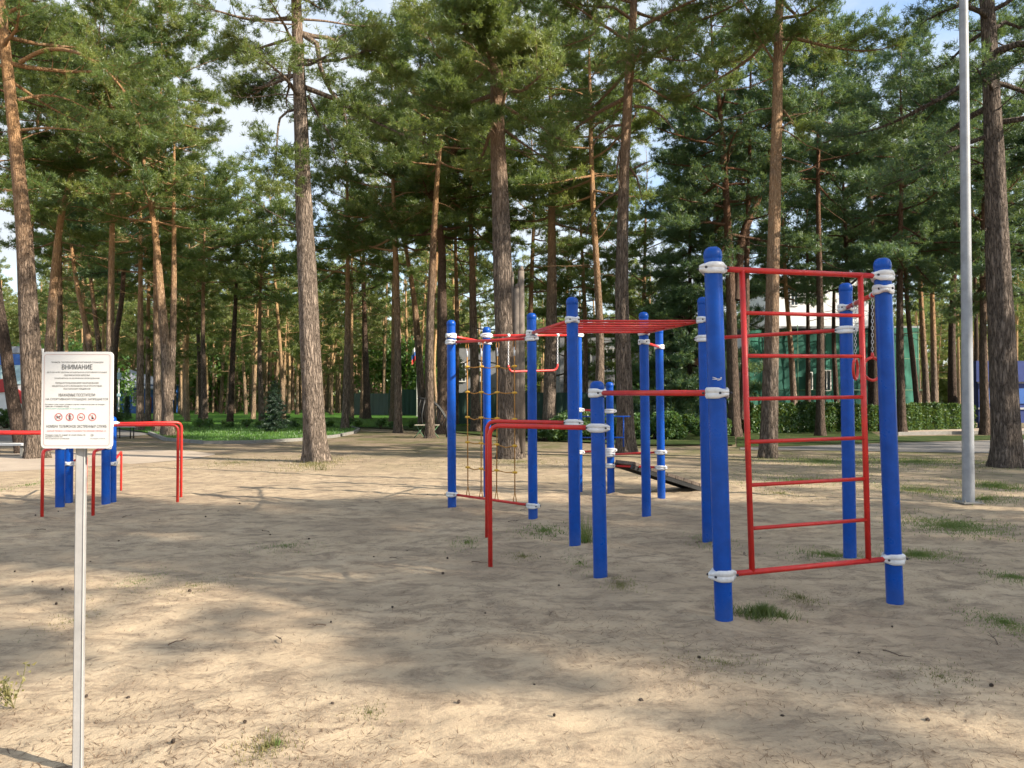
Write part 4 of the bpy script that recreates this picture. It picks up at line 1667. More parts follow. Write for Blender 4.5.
def text(body, py, wpx, mat, x_px=77.5, align='CENTER', hpx=None, bold=0.0):
    cu = bpy.data.curves.new('lettering', 'FONT')
    cu.body = body
    cu.size = 0.02
    cu.align_x = align
    cu.align_y = 'CENTER'
    cu.offset = 0.00010 if not bold else 0.0
    ob = bpy.data.objects.new('lettering', cu)
    C.objects.link(ob)
    bpy.context.view_layer.update()
    w = ob.dimensions.x
    h = ob.dimensions.y
    tw = wpx * SD / F
    sx = tw / w
    sy = sx if hpx is None else hpx * SD / F / h
    ob.scale = (sx, sy, 1)
    ob.rotation_euler = (PI / 2, 0, 0)
    ob.location = (sign_x(x_px), -0.0052, sign_z(py))
    ob.parent = sign
    cu.materials.append(mat)
    # make it a plain mesh
    dg = bpy.context.evaluated_depsgraph_get()
    me_ = bpy.data.meshes.new_from_object(ob.evaluated_get(dg))
    me_.name = 'lettering'
    mo = bpy.data.objects.new('lettering', me_)
    mo.matrix_basis = ob.matrix_basis
    C.objects.link(mo)
    mo.parent = sign
    bpy.data.objects.remove(ob)
    mo.name = 'lettering'
    return mo


ink, redm = M['signink'], M['signred']
text('ПРАВИЛА ЭКСПЛУАТАЦИИ СПОРТИВНОЙ ПЛОЩАДКИ', 362.4, 52, ink, hpx=2.1)
text('ВНИМАНИЕ', 367.4, 30.5, ink, hpx=4.9, bold=0.0006)
text('ДЕТИ ДО 14 ЛЕТ ДОЛЖНЫ НАХОДИТЬСЯ НА СПОРТИВНОЙ ПЛОЩАДКЕ', 372.4, 60, ink, hpx=1.9)
text('ПОД ПРИСМОТРОМ ВЗРОСЛЫХ', 375.4, 26, ink, hpx=1.9)
text('ЗАНИМАЙТЕСЬ НА ИСПРАВНОМ ОБОРУДОВАНИИ', 378.4, 45, ink, hpx=1.9)
text('ПЕРЕД ИСПОЛЬЗОВАНИЕМ ОБОРУДОВАНИЯ', 383.1, 43, ink, hpx=1.9)
text('УБЕДИТЕСЬ В ЕГО ИСПРАВНОСТИ И ОТСУТСТВИИ', 386.1, 50, ink, hpx=1.9)
text('ПОСТОРОННИХ ПРЕДМЕТОВ', 389.0, 27, ink, hpx=1.9)
text('УВАЖАЕМЫЕ ПОСЕТИТЕЛИ!', 395.2, 37, ink, hpx=2.9, bold=0.0004)
text('НА СПОРТИВНОЙ ПЛОЩАДКЕ ЗАПРЕЩАЕТСЯ', 399.3, 62, ink, hpx=3.1, bold=0.0004)
text('Выгуливать собак, курить, распивать спиртные напитки и мусорить на площадке,', 404.4, 60, ink, 46, 'LEFT', 1.6)
text('приносить стеклянную посуду,', 406.4, 24, ink, 46, 'LEFT', 1.6)
text('использовать оборудование не по назначению', 408.6, 40, M['signgreen'], 46, 'LEFT', 1.6)
text('НОМЕРА ТЕЛЕФОНОВ ЭКСТРЕННЫХ СЛУЖБ', 426.5, 60, ink, hpx=3.0, bold=0.0004)
text('ЕДИНЫЙ ТЕЛЕФОН СЛУЖБЫ СПАСЕНИЯ И ЭКСТРЕННОЙ ПОМОЩИ 112', 431.0, 59, redm, hpx=2.1)
text('Пожарная охрана 101, полиция 102, скорая помощь 103,', 434.9, 40, ink, 46.5, 'LEFT', 1.8)
text('аварийная служба газа', 436.6, 17, ink, 46.5, 'LEFT', 1.6)
text('Обслуживающая организация', 438.5, 24, ink, 46.5, 'LEFT', 1.4)
text('12+', 435.2, 3, ink, 91.5, 'LEFT', 2.2)
text('Площадка открыта', 438.5, 15, ink, 91, 'LEFT', 1.1)

# four prohibition roundels
for k, px in enumerate((59.5, 70.7, 82, 93.2)):
    cx, czz = sign_x(px), sign_z(417)
    rr = 3.9 * SD / F
    mb = MB()
    n = 28
    vs, fs = [], []
    for i in range(n):
        a = 2 * PI * i / n
        vs += [(cx + rr * math.cos(a), -0.0050, czz + rr * math.sin(a)), (cx + rr * 0.84 * math.cos(a), -0.0050, czz + rr * 0.84 * math.sin(a))]
    for i in range(n):
        j = (i + 1) % n
        fs.append((2 * i, 2 * i + 1, 2 * j + 1, 2 * j))
    mb.add(vs, fs, 0, False)
    # slash
    a = -PI / 4
    e, f = Vector((math.cos(a), 0, math.sin(a))) * rr * 0.85, Vector((math.sin(-a), 0, math.cos(a))) * rr * 0.05
    c = Vector((cx, -0.0056, czz))
    mb.add([c - e - f, c + e - f, c + e + f, c - e + f], [(0, 1, 2, 3)], 0, False)
    mb.build('prohibition_ring', M['signred'], sign)
    ic = MB()

    def quad(x0, z0, x1, z1):
        ic.add([(cx + rr * x0, -0.0053, czz + rr * z0), (cx + rr * x1, -0.0053, czz + rr * z0), (cx + rr * x1, -0.0053, czz + rr * z1), (cx + rr * x0, -0.0053, czz + rr * z1)], [(0, 1, 2, 3)], 0, False)

    def disc(x, z, r_):
        ic.add([(cx + rr * (x + r_ * math.cos(i * PI / 6)), -0.0053, czz + rr * (z + r_ * math.sin(i * PI / 6))) for i in range(12)], [tuple(range(12))], 0, False)

    if k == 0:      # dog
        quad(-0.45, -0.12, 0.25, 0.15); quad(0.25, 0.0, 0.40, 0.38); quad(0.38, 0.18, 0.6, 0.35); quad(-0.45, -0.5, -0.33, -0.14); quad(0.13, -0.5, 0.25, -0.14); quad(-0.6, 0.1, -0.46, 0.3)
    elif k == 1:    # person
        disc(0.0, 0.55, 0.17); quad(-0.18, -0.1, 0.18, 0.36); quad(-0.18, -0.7, -0.03, -0.12); quad(0.05, -0.7, 0.18, -0.12); quad(0.2, 0.0, 0.42, 0.1)
    elif k == 2:    # cigarette
        quad(-0.5, -0.2, 0.28, -0.06); quad(0.32, -0.2, 0.42, -0.06); quad(0.34, 0.0, 0.40, 0.3)
    else:           # bottle
        quad(-0.15, -0.55, 0.15, 0.1); quad(-0.06, 0.12, 0.06, 0.5); quad(0.22, -0.5, 0.42, -0.15)
    ic.build('pictogram', M['signink'], sign)
# post
mb = MB()
hz = sign_z(352) - 0.02
rot = Matrix.Rotation(R(14), 3, 'Z')
w = 0.0178
vs = []
for z in (-0.3, hz):
    for sx, sy in ((-1, -1), (1, -1), (1, 1), (-1, 1)):
        for ex, ey in ((0.8, 1), (1, 0.8)) if sx * sy > 0 else ((1, 0.8), (0.8, 1)):
            v_ = rot @ Vector((sx * w * ex, sy * w * ey, 0))
            vs.append((v_.x + 0.001, v_.y + 0.032, z))
fs = [(i, (i + 1) % 8, 8 + (i + 1) % 8, 8 + i) for i in range(8)] + [tuple(range(8))[::-1], tuple(range(8, 16))]
mb.add(vs, fs, 0, False)
mb.build('post', paint('sign_post_paint', (0.33, 0.33, 0.33), 0.45, 0.2, (0.3, 0.26, 0.2), scale=6), sign)
mb = MB()
for z in (sign_z(368), sign_z(432)):
    mb.box((0, 0.008, z), (0.09, 0.008, 0.02))
    mb.tube([(0.03, 0.004, z), (0.03, 0.014, z)], 0.005, 8)
mb.build('bracket', M['steel'], sign)

# ------------------------------------------------------------------ lamp pole
b = ground(968.5, 502)
pl = empty('lamp_pole', b, 'tall plain grey tapered steel pole standing in the sand', 'lamp pole')
t = at(963.5, 0, b.y)
d = (t - b)
d = d / d.z
mb = MB()
hts = [-0.3, 0, 0.6, 2, 4, 6, 7.4, 9]
mb.tube([d * h for h in hts], [0.084, 0.084, 0.082, 0.077, 0.070, 0.065, 0.061, 0.054], 20)
mb.build('shaft', M['pole'], pl)
mb = MB()
mb.box((0, 0, -0.004), (0.30, 0.30, 0.02))
for sx in (-1, 1):
    for sy in (-1, 1):
        mb.tube([(sx * 0.12, sy * 0.12, 0.0), (sx * 0.12, sy * 0.12, 0.035)], 0.011, 6)
mb.build('base_plate', M['concrete'], pl)
mb = MB()
mb.tube([d * 8.98, d * 9 + Vector((-0.5, 0, 0.25)), d * 9 + Vector((-1.2, 0, 0.3))], 0.028, 8)
mb.box(d * 9 + Vector((-1.45, 0, 0.3)), (0.6, 0.24, 0.1))
mb.build('lamp_head', M['pole'], pl)

# ------------------------------------------------------------------ buildings and street furniture far behind
def wall_mat(name, col, sx=0.0, sz=6.0, dark=0.7):
    m, nt, out = new_mat(name)
    o = coord(nt)
    n1 = noise(nt, o, 0.7, 6, 0.65)
    c = mix(nt, ramp(nt, n1, [(0.3, 0), (0.7, 1)]), tuple(x * 0.8 for x in col), col)
    wv = nt.nodes.new('ShaderNodeTexWave')
    wv.bands_direction = 'Z' if sz else 'X'
    wv.wave_profile = 'SAW'
    wv.inputs['Scale'].default_value = sz if sz else sx
    nt.links.new(o, wv.inputs['Vector'])
    line = ramp(nt, wv.outputs['Fac'], [(0.0, 1), (0.12, 0)])
    c = mix(nt, math_node(nt, 'MULTIPLY', line, 0.6), c, tuple(x * dark * 0.5 for x in col))
    principled(nt, out, c, 0.75, wv.outputs['Fac'], 0.3, 0.02)
    return m


M['cladding'] = wall_mat('grey_cladding', (0.24, 0.25, 0.27), sz=2.2)
M['fence_dark'] = wall_mat('dark_green_sheet', (0.030, 0.075, 0.055), sx=4.0, sz=0)
M['fence_grey'] = wall_mat('grey_green_sheet', (0.085, 0.115, 0.10), sx=4.0, sz=0)
M['netting'] = flat_mat('green_netting', (0.040, 0.185, 0.135), 0.9, 0.4, 0.8, bump=0.3)
M['netting_dark'] = flat_mat('dark_green_netting', (0.028, 0.128, 0.098), 0.95, 0.45, 0.8, bump=0.3)
M['whitewall'] = flat_mat('white_render', (0.74, 0.74, 0.72), 0.8, 0.1, 1.5)
M['glass'] = flat_mat('window_glass', (0.05, 0.07, 0.08), 0.1, 0.2, 1)
M['bluewall'] = flat_mat('blue_panel', (0.03, 0.12, 0.42), 0.5, 0.2, 2)
M['navy'] = flat_mat('navy_panel', (0.012, 0.035, 0.19), 0.5, 0.25, 2)
M['redwall'] = flat_mat('red_panel', (0.50, 0.03, 0.03), 0.5, 0.2, 2)
M['roofgrey'] = flat_mat('grey_roof', (0.36, 0.38, 0.42), 0.6, 0.2, 2)
M['orange'] = flat_mat('orange_panel', (0.60, 0.16, 0.05), 0.6, 0.2, 2)
M['cream'] = flat_mat('cream_board', (0.60, 0.52, 0.36), 0.7, 0.15, 3)
M['brick'] = flat_mat('brown_wall', (0.22, 0.12, 0.08), 0.8, 0.25, 3)
M['lightpic'] = flat_mat('pale_blue_panel', (0.40, 0.58, 0.64), 0.6, 0.3, 2)


def windows(root, wins, D, depth=0.08):
    O = root.location
    for (x0, x1, y0, y1) in wins:
        a, b = at(x0, y1, D), at(x1, y0, D)
        c = (a + b) / 2 - O
        sx, sz = (b.x - a.x), (b.z - a.z)
        f = MB()
        t = min(sx, sz) * 0.12
        f.box(c + Vector((0, -depth, sz / 2 - t / 2)), (sx, 0.1, t))
        f.box(c + Vector((0, -depth, -sz / 2 + t / 2)), (sx, 0.1, t))
        for q in (-1, 0, 1):
            f.box(c + Vector((q * (sx / 2 - t / 2), -depth, 0)), (t * (1 if q else 0.6), 0.1, sz - 2 * t - 0.004))
        fo = f.build('window', M['whitewall'], root)
        g = MB()
        g.box(c + Vector((0, -depth + 0.03, 0)), (sx - t, 0.03, sz - t))
        g.build('pane', M['glass'], fo)


def block(name, x0, x1, ytop, D, depth, wall, roof, label, wins=(), roof_h=0.25, over=0.2, zb=-0.2, roofmat=None):
    a, b = at(x0, ytop, D), at(x1, ytop, D)
    root = empty(name, Vector(((a.x + b.x) / 2, D, 0)), label, 'building')
    wdt = b.x - a.x
    h = a.z
    mb = MB()
    mb.box((0, depth / 2, (h + zb) / 2), (wdt, depth, h - zb))
    mb.build('wall', wall, root)
    mb = MB()
    mb.box((0, depth / 2, h + roof_h / 2 + 0.003), (wdt + over * 2, depth + over * 2, roof_h))
    mb.build('roof', roof, root)
    windows(root, wins, D)
    return root


# netted building
a, b_ = at(744, 330, 56), at(918, 330, 56)
root = empty('netted_building', Vector(((a.x + b_.x) / 2, 56, 0)), 'two-storey building wrapped in green construction netting behind the hedge', 'building')
wd, hgt_ = b_.x - a.x, a.z
mb = MB()
mb.box((0, 4.2, hgt_ / 2 - 0.1), (wd - 0.5, 8, hgt_ - 0.2))
mb.build('wall', M['whitewall'], root)
rg_ = np.random.default_rng(9)
for (f0, f1, mat, dz_) in ((0.0, 0.10, 'netting', 0.0), (0.105, 0.46, 'netting_dark', -0.1), (0.465, 0.62, 'netting', 0.1), (0.625, 0.80, 'netting_dark', 0.0), (0.805, 1.0, 'netting', 0.15)):
    mb = MB()
    nx_, nz_ = 26, 16
    vs = []
    for j in range(nz_ + 1):
        for i in range(nx_ + 1):
            fx = f0 + (f1 - f0) * i / nx_
            z = (hgt_ + dz_) * j / nz_
            yy = -0.10 + 0.022 * math.sin(fx * 70 + j * 0.5) + 0.022 * math.sin(j * 1.7 + fx * 40) + rg_.normal(0, 0.008)
            vs.append((-wd / 2 + wd * fx, yy, z))
    mb.add(vs, [(j * (nx_ + 1) + i, j * (nx_ + 1) + i + 1, (j + 1) * (nx_ + 1) + i + 1, (j + 1) * (nx_ + 1) + i) for j in range(nz_) for i in range(nx_)])
    mb.build('netting_sheet', M[mat], root)
mb = MB()
mb.box((0, 4.2, hgt_ + 0.2), (wd + 0.4, 8.4, 0.16))
mb.build('roof', M['roofgrey'], root)
windows(root, [(821.5, 830.5, 370, 391), (806, 812, 372, 390)], 55.75, 0.1)
mb = MB()
for i in range(8):
    x = -wd / 2 + wd * (0.02 + 0.96 * i / 7)
    mb.tube([(x, -0.45, 0), (x, -0.45, hgt_ + 0.3)], 0.03, 6)
for z in (2.2, 4.4, 6.2):
    mb.tube([(-wd / 2, -0.48, z), (wd / 2, -0.48, z)], 0.025, 6)
mb.build('scaffold', M['greeniron'], root)

block('white_building', 775, 880, 279, 88, 10, M['whitewall'], M['roofgrey'], 'tall white building rising behind the netted green building', [(790, 798, 288, 306), (850, 858, 288, 306)])
block('clad_building', 560, 700, 334, 62, 8, M['cladding'], M['roofgrey'], 'grey clad building with white window frames behind the dark fence', [(575, 592, 348, 372), (600, 614, 348, 372), (655, 670, 352, 376), (690, 698, 352, 376)])
block('brown_building', 683, 735, 352, 58, 6, M['brick'], M['roofgrey'], 'low brown building behind the tallest ladder post', [(694, 702, 366, 382)])
block('pale_building', 452, 520, 345, 70, 7, M['cladding'], M['roofgrey'], 'pale building partly hidden behind the climbing net', [(458, 466, 362, 382), (480, 488, 362, 382)])

# building at the left edge with coloured panels
root = block('kiosk_building', -60, 22, 353, 62, 6, M['whitewall'], M['roofgrey'], 'white building with blue and red painted bands at the left edge', roof_h=0.5)
O = root.location
mb = MB()
for (x0, x1, y0, y1, mi) in ((-60, 21.6, 354, 365, 0), (12, 21.6, 365.2, 384, 2), (-60, 2, 366, 379, 2)):
    A, B = at(x0, y1, 61.9), at(x1, y0, 61.9)
    mb.box((A + B) / 2 - O, (B.x - A.x, 0.08, B.z - A.z), mat=mi)
vs = [at(-60, 388, 61.88) - O, at(2, 379, 61.88) - O, at(21.8, 392, 61.88) - O, at(21.8, 404, 61.88) - O, at(4, 392, 61.88) - O, at(-60, 398, 61.88) - O]
vs2 = [v_ + Vector((0, 0.1, 0)) for v_ in vs]
mb.add(vs + vs2, [(0, 1, 4, 5), (1, 2, 3, 4)] + [(i, (i + 1) % 6, 6 + (i + 1) % 6, 6 + i) for i in range(6)], 1, False)
mb.build('painted_band', [M['bluewall'], M['redwall'], M['lightpic']], root)

# blue pavilion seen right of the sign
root = block('blue_pavilion', 112, 158, 385, 86, 6, M['bluewall'], M['roofgrey'], 'small blue pavilion with grey sloping roof right of the sign', [(124, 129, 392, 406), (133, 138, 392, 406)], roof_h=0.15)
O = root.location
mb = MB()
A, B = at(108, 384, 86) - O, at(161, 388, 86) - O
vs = [(A.x, -1.2, A.z - 0.2), (B.x, -1.2, B.z - 0.2), (B.x - 0.3, 3, B.z + 0.5), (A.x + 1, 3, A.z + 1.5)]
vs += [(x, y, z + 0.18) for x, y, z in vs]
mb.add(vs, [(0, 3, 2, 1), (4, 5, 6, 7), (0, 1, 5, 4), (1, 2, 6, 5), (2, 3, 7, 6), (3, 0, 4, 7)], 0, False)
mb.build('awning', M['roofgrey'], root)
mb = MB()
A, B = at(146, 413, 85.8) - O, at(151, 397, 85.8) - O
mb.box((A + B) / 2, (B.x - A.x, 0.1, B.z - A.z))
mb.build('door', M['orange'], root)

# dark green sheet fence with posts
def fence(x0, x1, ytop, D0, D1, mat, label, posts, name='sheet_fence'):
    a, b = at(x0, ytop, D0), at(x1, ytop, D1)
    h = (a.z + b.z) / 2
    A, B = Vector((a.x, a.y, 0)), Vector((b.x, b.y, 0))
    root = empty(name, (A + B) / 2, label, 'fence')
    O = root.location
    d = (B - A).normalized()
    nn = Vector((-d.y, d.x, 0))
    L = (B - A).length
    mb = MB()
    n = int(L / 0.11)
    vs = []
    for i in range(n + 1):
        q = A + d * (L * i / n) + nn * (0.02 if (i // 2) % 2 else -0.02) - O
        vs += [(q.x, q.y, 0.03), (q.x, q.y, h)]
    mb.add(vs, [(2 * i, 2 * i + 2, 2 * i + 3, 2 * i + 1) for i in range(n)], 0, False)
    mb.build('sheet', mat, root)
    for i in range(posts):
        pm = MB()
        q = A + d * (L * i / (posts - 1)) + nn * 0.07 - O
        pm.box((q.x, q.y, h / 2 - 0.05), (0.08, 0.08, h + 0.15))
        pm.build('post', M['iron'], root)
    mb = MB()
    for z in (0.4, h - 0.3):
        mb.tube([A - O + nn * 0.05 + Vector((0, 0, z)), B - O + nn * 0.05 + Vector((0, 0, z))], 0.025, 5)
    mb.build('rail', M['iron'], root)
    return root


fence(389, 425, 389.5, 76, 76, M['fence_dark'], 'dark green metal sheet fence behind the flagpoles', 3)
fence(344, 388.5, 393.5, 79, 76, M['fence_grey'], 'grey green sheet fence left of the darker fence', 4)
fence(448, 655, 392.5, 47, 45, M['fence_dark'], 'long dark sheet fence behind the climbing frame and bushes', 9)
fence(655, 745, 398.5, 52, 52, M['fence_dark'], 'dark sheet fence continuing behind the notice boards', 5)

# flagpoles
for x, lab in ((416.8, 'thin white flagpole with a small tricolour flag by the fence'), (419.6, 'thin white flagpole without flag, right of its neighbour')):
    b = at(x, 400, 70)
    b.z = 0
    fp = empty('flagpole', b, lab, 'flagpole')
    mb = MB()
    mb.tube([(0, 0, -0.1), (0, 0, 6.6)], [0.05, 0.03], 8)
    mb.ball((0, 0, 6.63), 0.06, 8)
    mb.build('pole', M['whitewall'], fp)
    mb = MB()
    mb.lathe([(0.16, 0), (0.16, 0.06), (0.07, 0.12)], 10)
    mb.build('base', M['concrete'], fp)
    if x < 418:
        fl = bpy.data.objects.new('flag', None)
        C.objects.link(fl)
        fl.parent = fp
        for k, mt in enumerate((M['whitewall'], M['bluewall'], M['redwall'])):
            mb = MB()
            vs = []
            for i in range(9):
                f = i / 8
                for zt in (0, 1):
                    z = 6.4 - 0.42 * (k + zt) - 0.55 * f
                    vs.append((-0.04 - 0.40 * f, 0.09 * math.sin(f * 9 + k), z))
            mb.add(vs, [(2 * i, 2 * i + 1, 2 * i + 3, 2 * i + 2) for i in range(8)])
            mb.build('stripe', mt, fl)

# white mast near the blue pavilion
b = at(118.6, 400, 62)
b.z = 0
fp = empty('mast', b, 'thin white mast rising beside the sign right edge', 'mast')
mb = MB()
mb.tube([(0, 0, -0.1), (0, 0, 4.0)], [0.06, 0.045], 8)
mb.build('pole', M['whitewall'], fp)
mb = MB()
mb.box((0, -0.06, 3.4), (0.42, 0.1, 0.5))
mb.build('sign_plate', M['lightpic'], fp)
mb = MB()
mb.box((0, -0.06, 1.9), (0.32, 0.1, 0.22))
mb.build('sign_plate', M['lightpic'], fp)

# iron bench with arched back
b = ground(427, 437.5)
bn = empty('iron_bench', b, 'bench with an arched dark iron frame and plank seat beside dark trunks', 'bench')
S = b.y / F
mb = MB()
for k in range(3):
    mb.box((0, -0.13 + k * 0.13, 0.50), (24 * S, 0.10, 0.03))
mb.build('seat', M['plank'], bn)
for sx in (-1, 1):
    mb = MB()
    x = sx * 7 * S
    mb.tube([(x - 5 * S, -0.2, 0), (x, -0.1, 0.25), (x + 4 * S, 0.15, 0.48)], 0.018, 6)
    mb.tube([(x + 5 * S, -0.2, 0), (x, -0.1, 0.25), (x - 4 * S, 0.15, 0.48)], 0.018, 6)
    mb.build('leg', M['greeniron'], bn)
mb = MB()
arc = []
for i in range(13):
    f = i / 12
    arc.append((-9 * S + 28 * S * f, 0.25, (1.57 - 0.9 * f ** 2.6)))
mb.tube(arc, 0.035, 7)
mb.tube([(q[0], q[1] + 0.5, q[2]) for q in arc], 0.035, 7)
for i in range(1, 13):
    q = arc[i]
    mb.tube([(q[0], 0.25, q[2]), (q[0] - 2.5 * S, 0.3, q[2] - 0.35), (q[0] - 1 * S, 0.3, max(0.5, q[2] - 0.75))], 0.018, 5)
    mb.tube([(q[0], 0.25, q[2]), (q[0], 0.75, q[2])], 0.018, 5)
mb.tube([(19 * S, 0.25, 0), arc[-1]], 0.03, 6)
mb.tube([(-4 * S, 0.25, 0), (-6 * S, 0.25, 0.9), (-3 * S, 0.25, 1.55)], 0.03, 6)
mb.build('arched_frame', M['iron'], bn)

# notice boards, cream
for x0, x1, lab in ((650, 664, 'cream notice board on thin legs, leftmost behind the posts'), (667, 683, 'cream notice board on thin legs between its two neighbours'), (685, 702, 'cream notice board on thin legs nearest the tallest ladder post')):
    D = 38
    A, B = at(x0, 402, D), at(x1, 393.5, D)
    nb = empty('notice_board', Vector(((A.x + B.x) / 2, D, 0)), lab, 'notice board', 'row of cream notice boards')
    mb = MB()
    mb.box((0, 0, (A.z + B.z) / 2), (B.x - A.x, 0.05, B.z - A.z))
    mb.build('panel', M['cream'], nb)
    for sx in (-1, 1):
        mb = MB()
        mb.box((sx * ((B.x - A.x) / 2 - 0.06), 0.05, 0.75), (0.05, 0.05, 1.6))
        mb.build('leg', M['plank'], nb)

# white low bench at the left edge
bq = at(5, 444.3, 21.3)
wb = empty('park_bench', Vector((bq.x, bq.y, 0)), 'low white-topped bench behind the red rail at the left edge', 'bench')
mb = MB()
for k in range(2):
    mb.box((0, -0.11 + 0.22 * k, bq.z), (1.55, 0.2, 0.05))
mb.build('seat', M['whitewall'], wb)
for sx in (-1, 1):
    mb = MB()
    mb.box((sx * 0.55, 0, bq.z / 2 - 0.03), (0.08, 0.34, bq.z - 0.01))
    mb.build('leg', M['concrete'], wb)

# thin grey bench right of the sign
b = ground(125, 438.5)
gb = empty('metal_bench', b, 'thin grey metal bench by the asphalt path right of the sign', 'bench')
mb = MB()
S = b.y / F
mb.box((0, 0, 0.46), (24 * S, 0.35, 0.035))
mb.build('seat', M['steel'], gb)
for sx in (-1, 1):
    mb = MB()
    mb.tube([(sx * 7 * S, -0.12, 0.44), (sx * 7 * S, -0.14, 0)], 0.022, 6)
    mb.tube([(sx * 7 * S, 0.12, 0.44), (sx * 7 * S, 0.14, 0)], 0.022, 6)
    mb.build('leg', M['iron'], gb)

# low iron railing by the path
b = ground(158, 421)
rl = empty('railing', b, 'low dark iron railing behind the forked pine', 'railing')
mb = MB()
S = b.y / F
for i in range(9):
    x = (-14 + 28 * i / 8) * S
    mb.tube([(x, 0, 0), (x, 0, 0.55)], 0.02, 5)
for z in (0.12, 0.55):
    mb.tube([(-14 * S, 0, z), (14 * S, 0, z)], 0.025, 5)
mb.build('bars', M['iron'], rl)

# navy kiosk behind the right pine
D = 41.5
A, B = at(979, 430, D), at(1068, 382, D)
ks = empty('navy_kiosk', Vector(((A.x + B.x) / 2, D, 0)), 'navy blue kiosk with overhanging awning behind the massive right pine', 'kiosk')
O = ks.location
wd = B.x - A.x
mb = MB()
mb.box((0, 0.5, 1.45), (wd, 1.0, 2.3))
mb.build('wall', M['navy'], ks)
mb = MB()
t0, t1 = at(974, 382, D).z, at(974, 361, D).z
mb.box((0, 0.4, (t0 + t1) / 2), (wd + 0.5, 1.3, t1 - t0 - 0.01))
mb.build('awning', M['navy'], ks)
mb = MB()
for y in (382.5, 408.5):
    z = at(980, y, D).z
    mb.box((0, -0.03, z), (wd + 0.1, 0.08, 0.10))
mb.build('trim', M['roofgrey'], ks)
for i in range(4):
    mb = MB()
    mb.box((-wd / 2 + 0.15 + (wd - 0.3) * i / 3, 0.2, 0.14), (0.14, 0.14, 0.34))
    mb.build('leg', M['navy'], ks)
mb = MB()
for i in range(3):
    mb.box((-wd / 2 + wd * (0.18 + 0.32 * i), -0.02, at(980, 396, D).z), (wd * 0.22, 0.06, 0.8))
mb.build('shutter', M['bluewall'], ks)

# ------------------------------------------------------------------ ground cover details
def blades(cx, cy, rx, ry, n, ln, w, rg, tilt=0.45, falloff=True):
    if falloff:
        th = rg.uniform(0, 2 * PI, n)
        rr = np.abs(rg.normal(0, 0.55, n))
        x, y = cx + rx * rr * np.cos(th), cy + ry * rr * np.sin(th)
    else:
        x, y = cx + rx * rg.uniform(-1, 1, n), cy + ry * rg.uniform(-1, 1, n)
    z = gz_np(x, y)
    d = nrm(np.stack([rg.normal(0, tilt, n), rg.normal(0, tilt, n), np.ones(n)], 1))
    L = ln * rg.uniform(0.5, 1.25, (n, 1))
    a = rg.uniform(0, PI, n)
    s = np.stack([np.cos(a), np.sin(a), np.zeros(n)], 1) * w / 2
    b = np.stack([x, y, z - 0.005], 1)
    return np.stack([b - s, b + s, b + d * L], 1).reshape(-1, 3)


rg_ = np.random.default_rng(21)


def patch_list(lst, seed):
    rg = np.random.default_rng(seed)
    out = []
    for (x0, x1, y0, y1, n, ln) in lst:
        a = ground((x0 + x1) / 2, (y0 + y1) / 2)
        rx = (x1 - x0) / 2 * a.y / F
        ry = abs(ground(512, y0).y - ground(512, y1).y) / 2
        out.append(blades(a.x, a.y, rx, ry, n, ln, 0.006 if a.y < 9 else 0.010, rg))
    return np.concatenate(out)


# sparse green grass in the sand
gl = [(740, 900, 455, 468, 3000, 0.06), (940, 1030, 494, 503, 900, 0.05), (895, 1010, 514, 536, 3400, 0.04), (780, 880, 546, 562, 1500, 0.035), (880, 960, 548, 562, 1700, 0.04), (960, 1030, 480, 492, 1800, 0.06), (880, 960, 484, 496, 1500, 0.05), (985, 1040, 572, 586, 900, 0.03),
      (970, 1040, 606, 640, 1400, 0.025), (445, 490, 536, 552, 350, 0.035), (510, 580, 522, 540, 600, 0.04), (800, 1030, 454, 470, 4200, 0.06), (700, 900, 470, 490, 1600, 0.05), (690, 735, 533, 548, 700, 0.04),
      (100, 180, 560, 600, 500, 0.02), (272, 284, 742, 752, 60, 0.03), (560, 600, 545, 575, 260, 0.03), (240, 330, 540, 556, 500, 0.025), (0, 60, 470, 500, 700, 0.03)]
co = patch_list(gl, 31)
tag(tri_mesh('sparse_grass', co, len(co) // 3, M['grassblade']), 'short sparse green grass growing through the sand', 'grass', kind='stuff')
dl = [(280, 350, 455, 472, 1800, 0.07), (180, 290, 456, 470, 900, 0.05), (600, 640, 575, 592, 500, 0.03), (770, 830, 588, 606, 500, 0.03), (130, 260, 570, 600, 600, 0.02), (340, 400, 700, 730, 200, 0.02), (230, 300, 730, 770, 420, 0.03), (420, 620, 455, 470, 1500, 0.05),
      (640, 800, 640, 690, 500, 0.02), (40, 110, 600, 640, 300, 0.02), (880, 1000, 660, 700, 400, 0.02), (740, 820, 485, 500, 500, 0.04), (500, 545, 548, 560, 300, 0.03)]
co = patch_list(dl, 32)
tag(tri_mesh('dry_grass', co, len(co) // 3, M['drygrass']), 'thin dry yellow grass on the sand', 'grass', kind='stuff')


def tuft(x, y, r, n, ln, label, mat='grassblade', seed=1, name='grass_tuft', cat='grass tuft', tilt=0.5):
    rg = np.random.default_rng(seed)
    a = ground(x, y)
    co = blades(a.x, a.y, r, r * 0.75, n, ln, 0.007, rg, tilt)
    co = co - np.array([a.x, a.y, 0])
    o = tri_mesh(name, co, len(co) // 3, M[mat])
    o.location = (a.x, a.y, 0)
    tag(o, label, cat)
    return o


tuft(763, 614, 0.20, 950, 0.085, 'dense green grass tuft right of the tallest post foot', seed=2)
tuft(586, 541, 0.13, 90, 0.32, 'tall wispy grass tuft at the foot of the overhead ladder post', seed=3, tilt=0.22)
tuft(322, 470, 0.22, 60, 0.25, 'small yellow weed right of the lone pine foot', 'drygrass', seed=4, tilt=0.2)

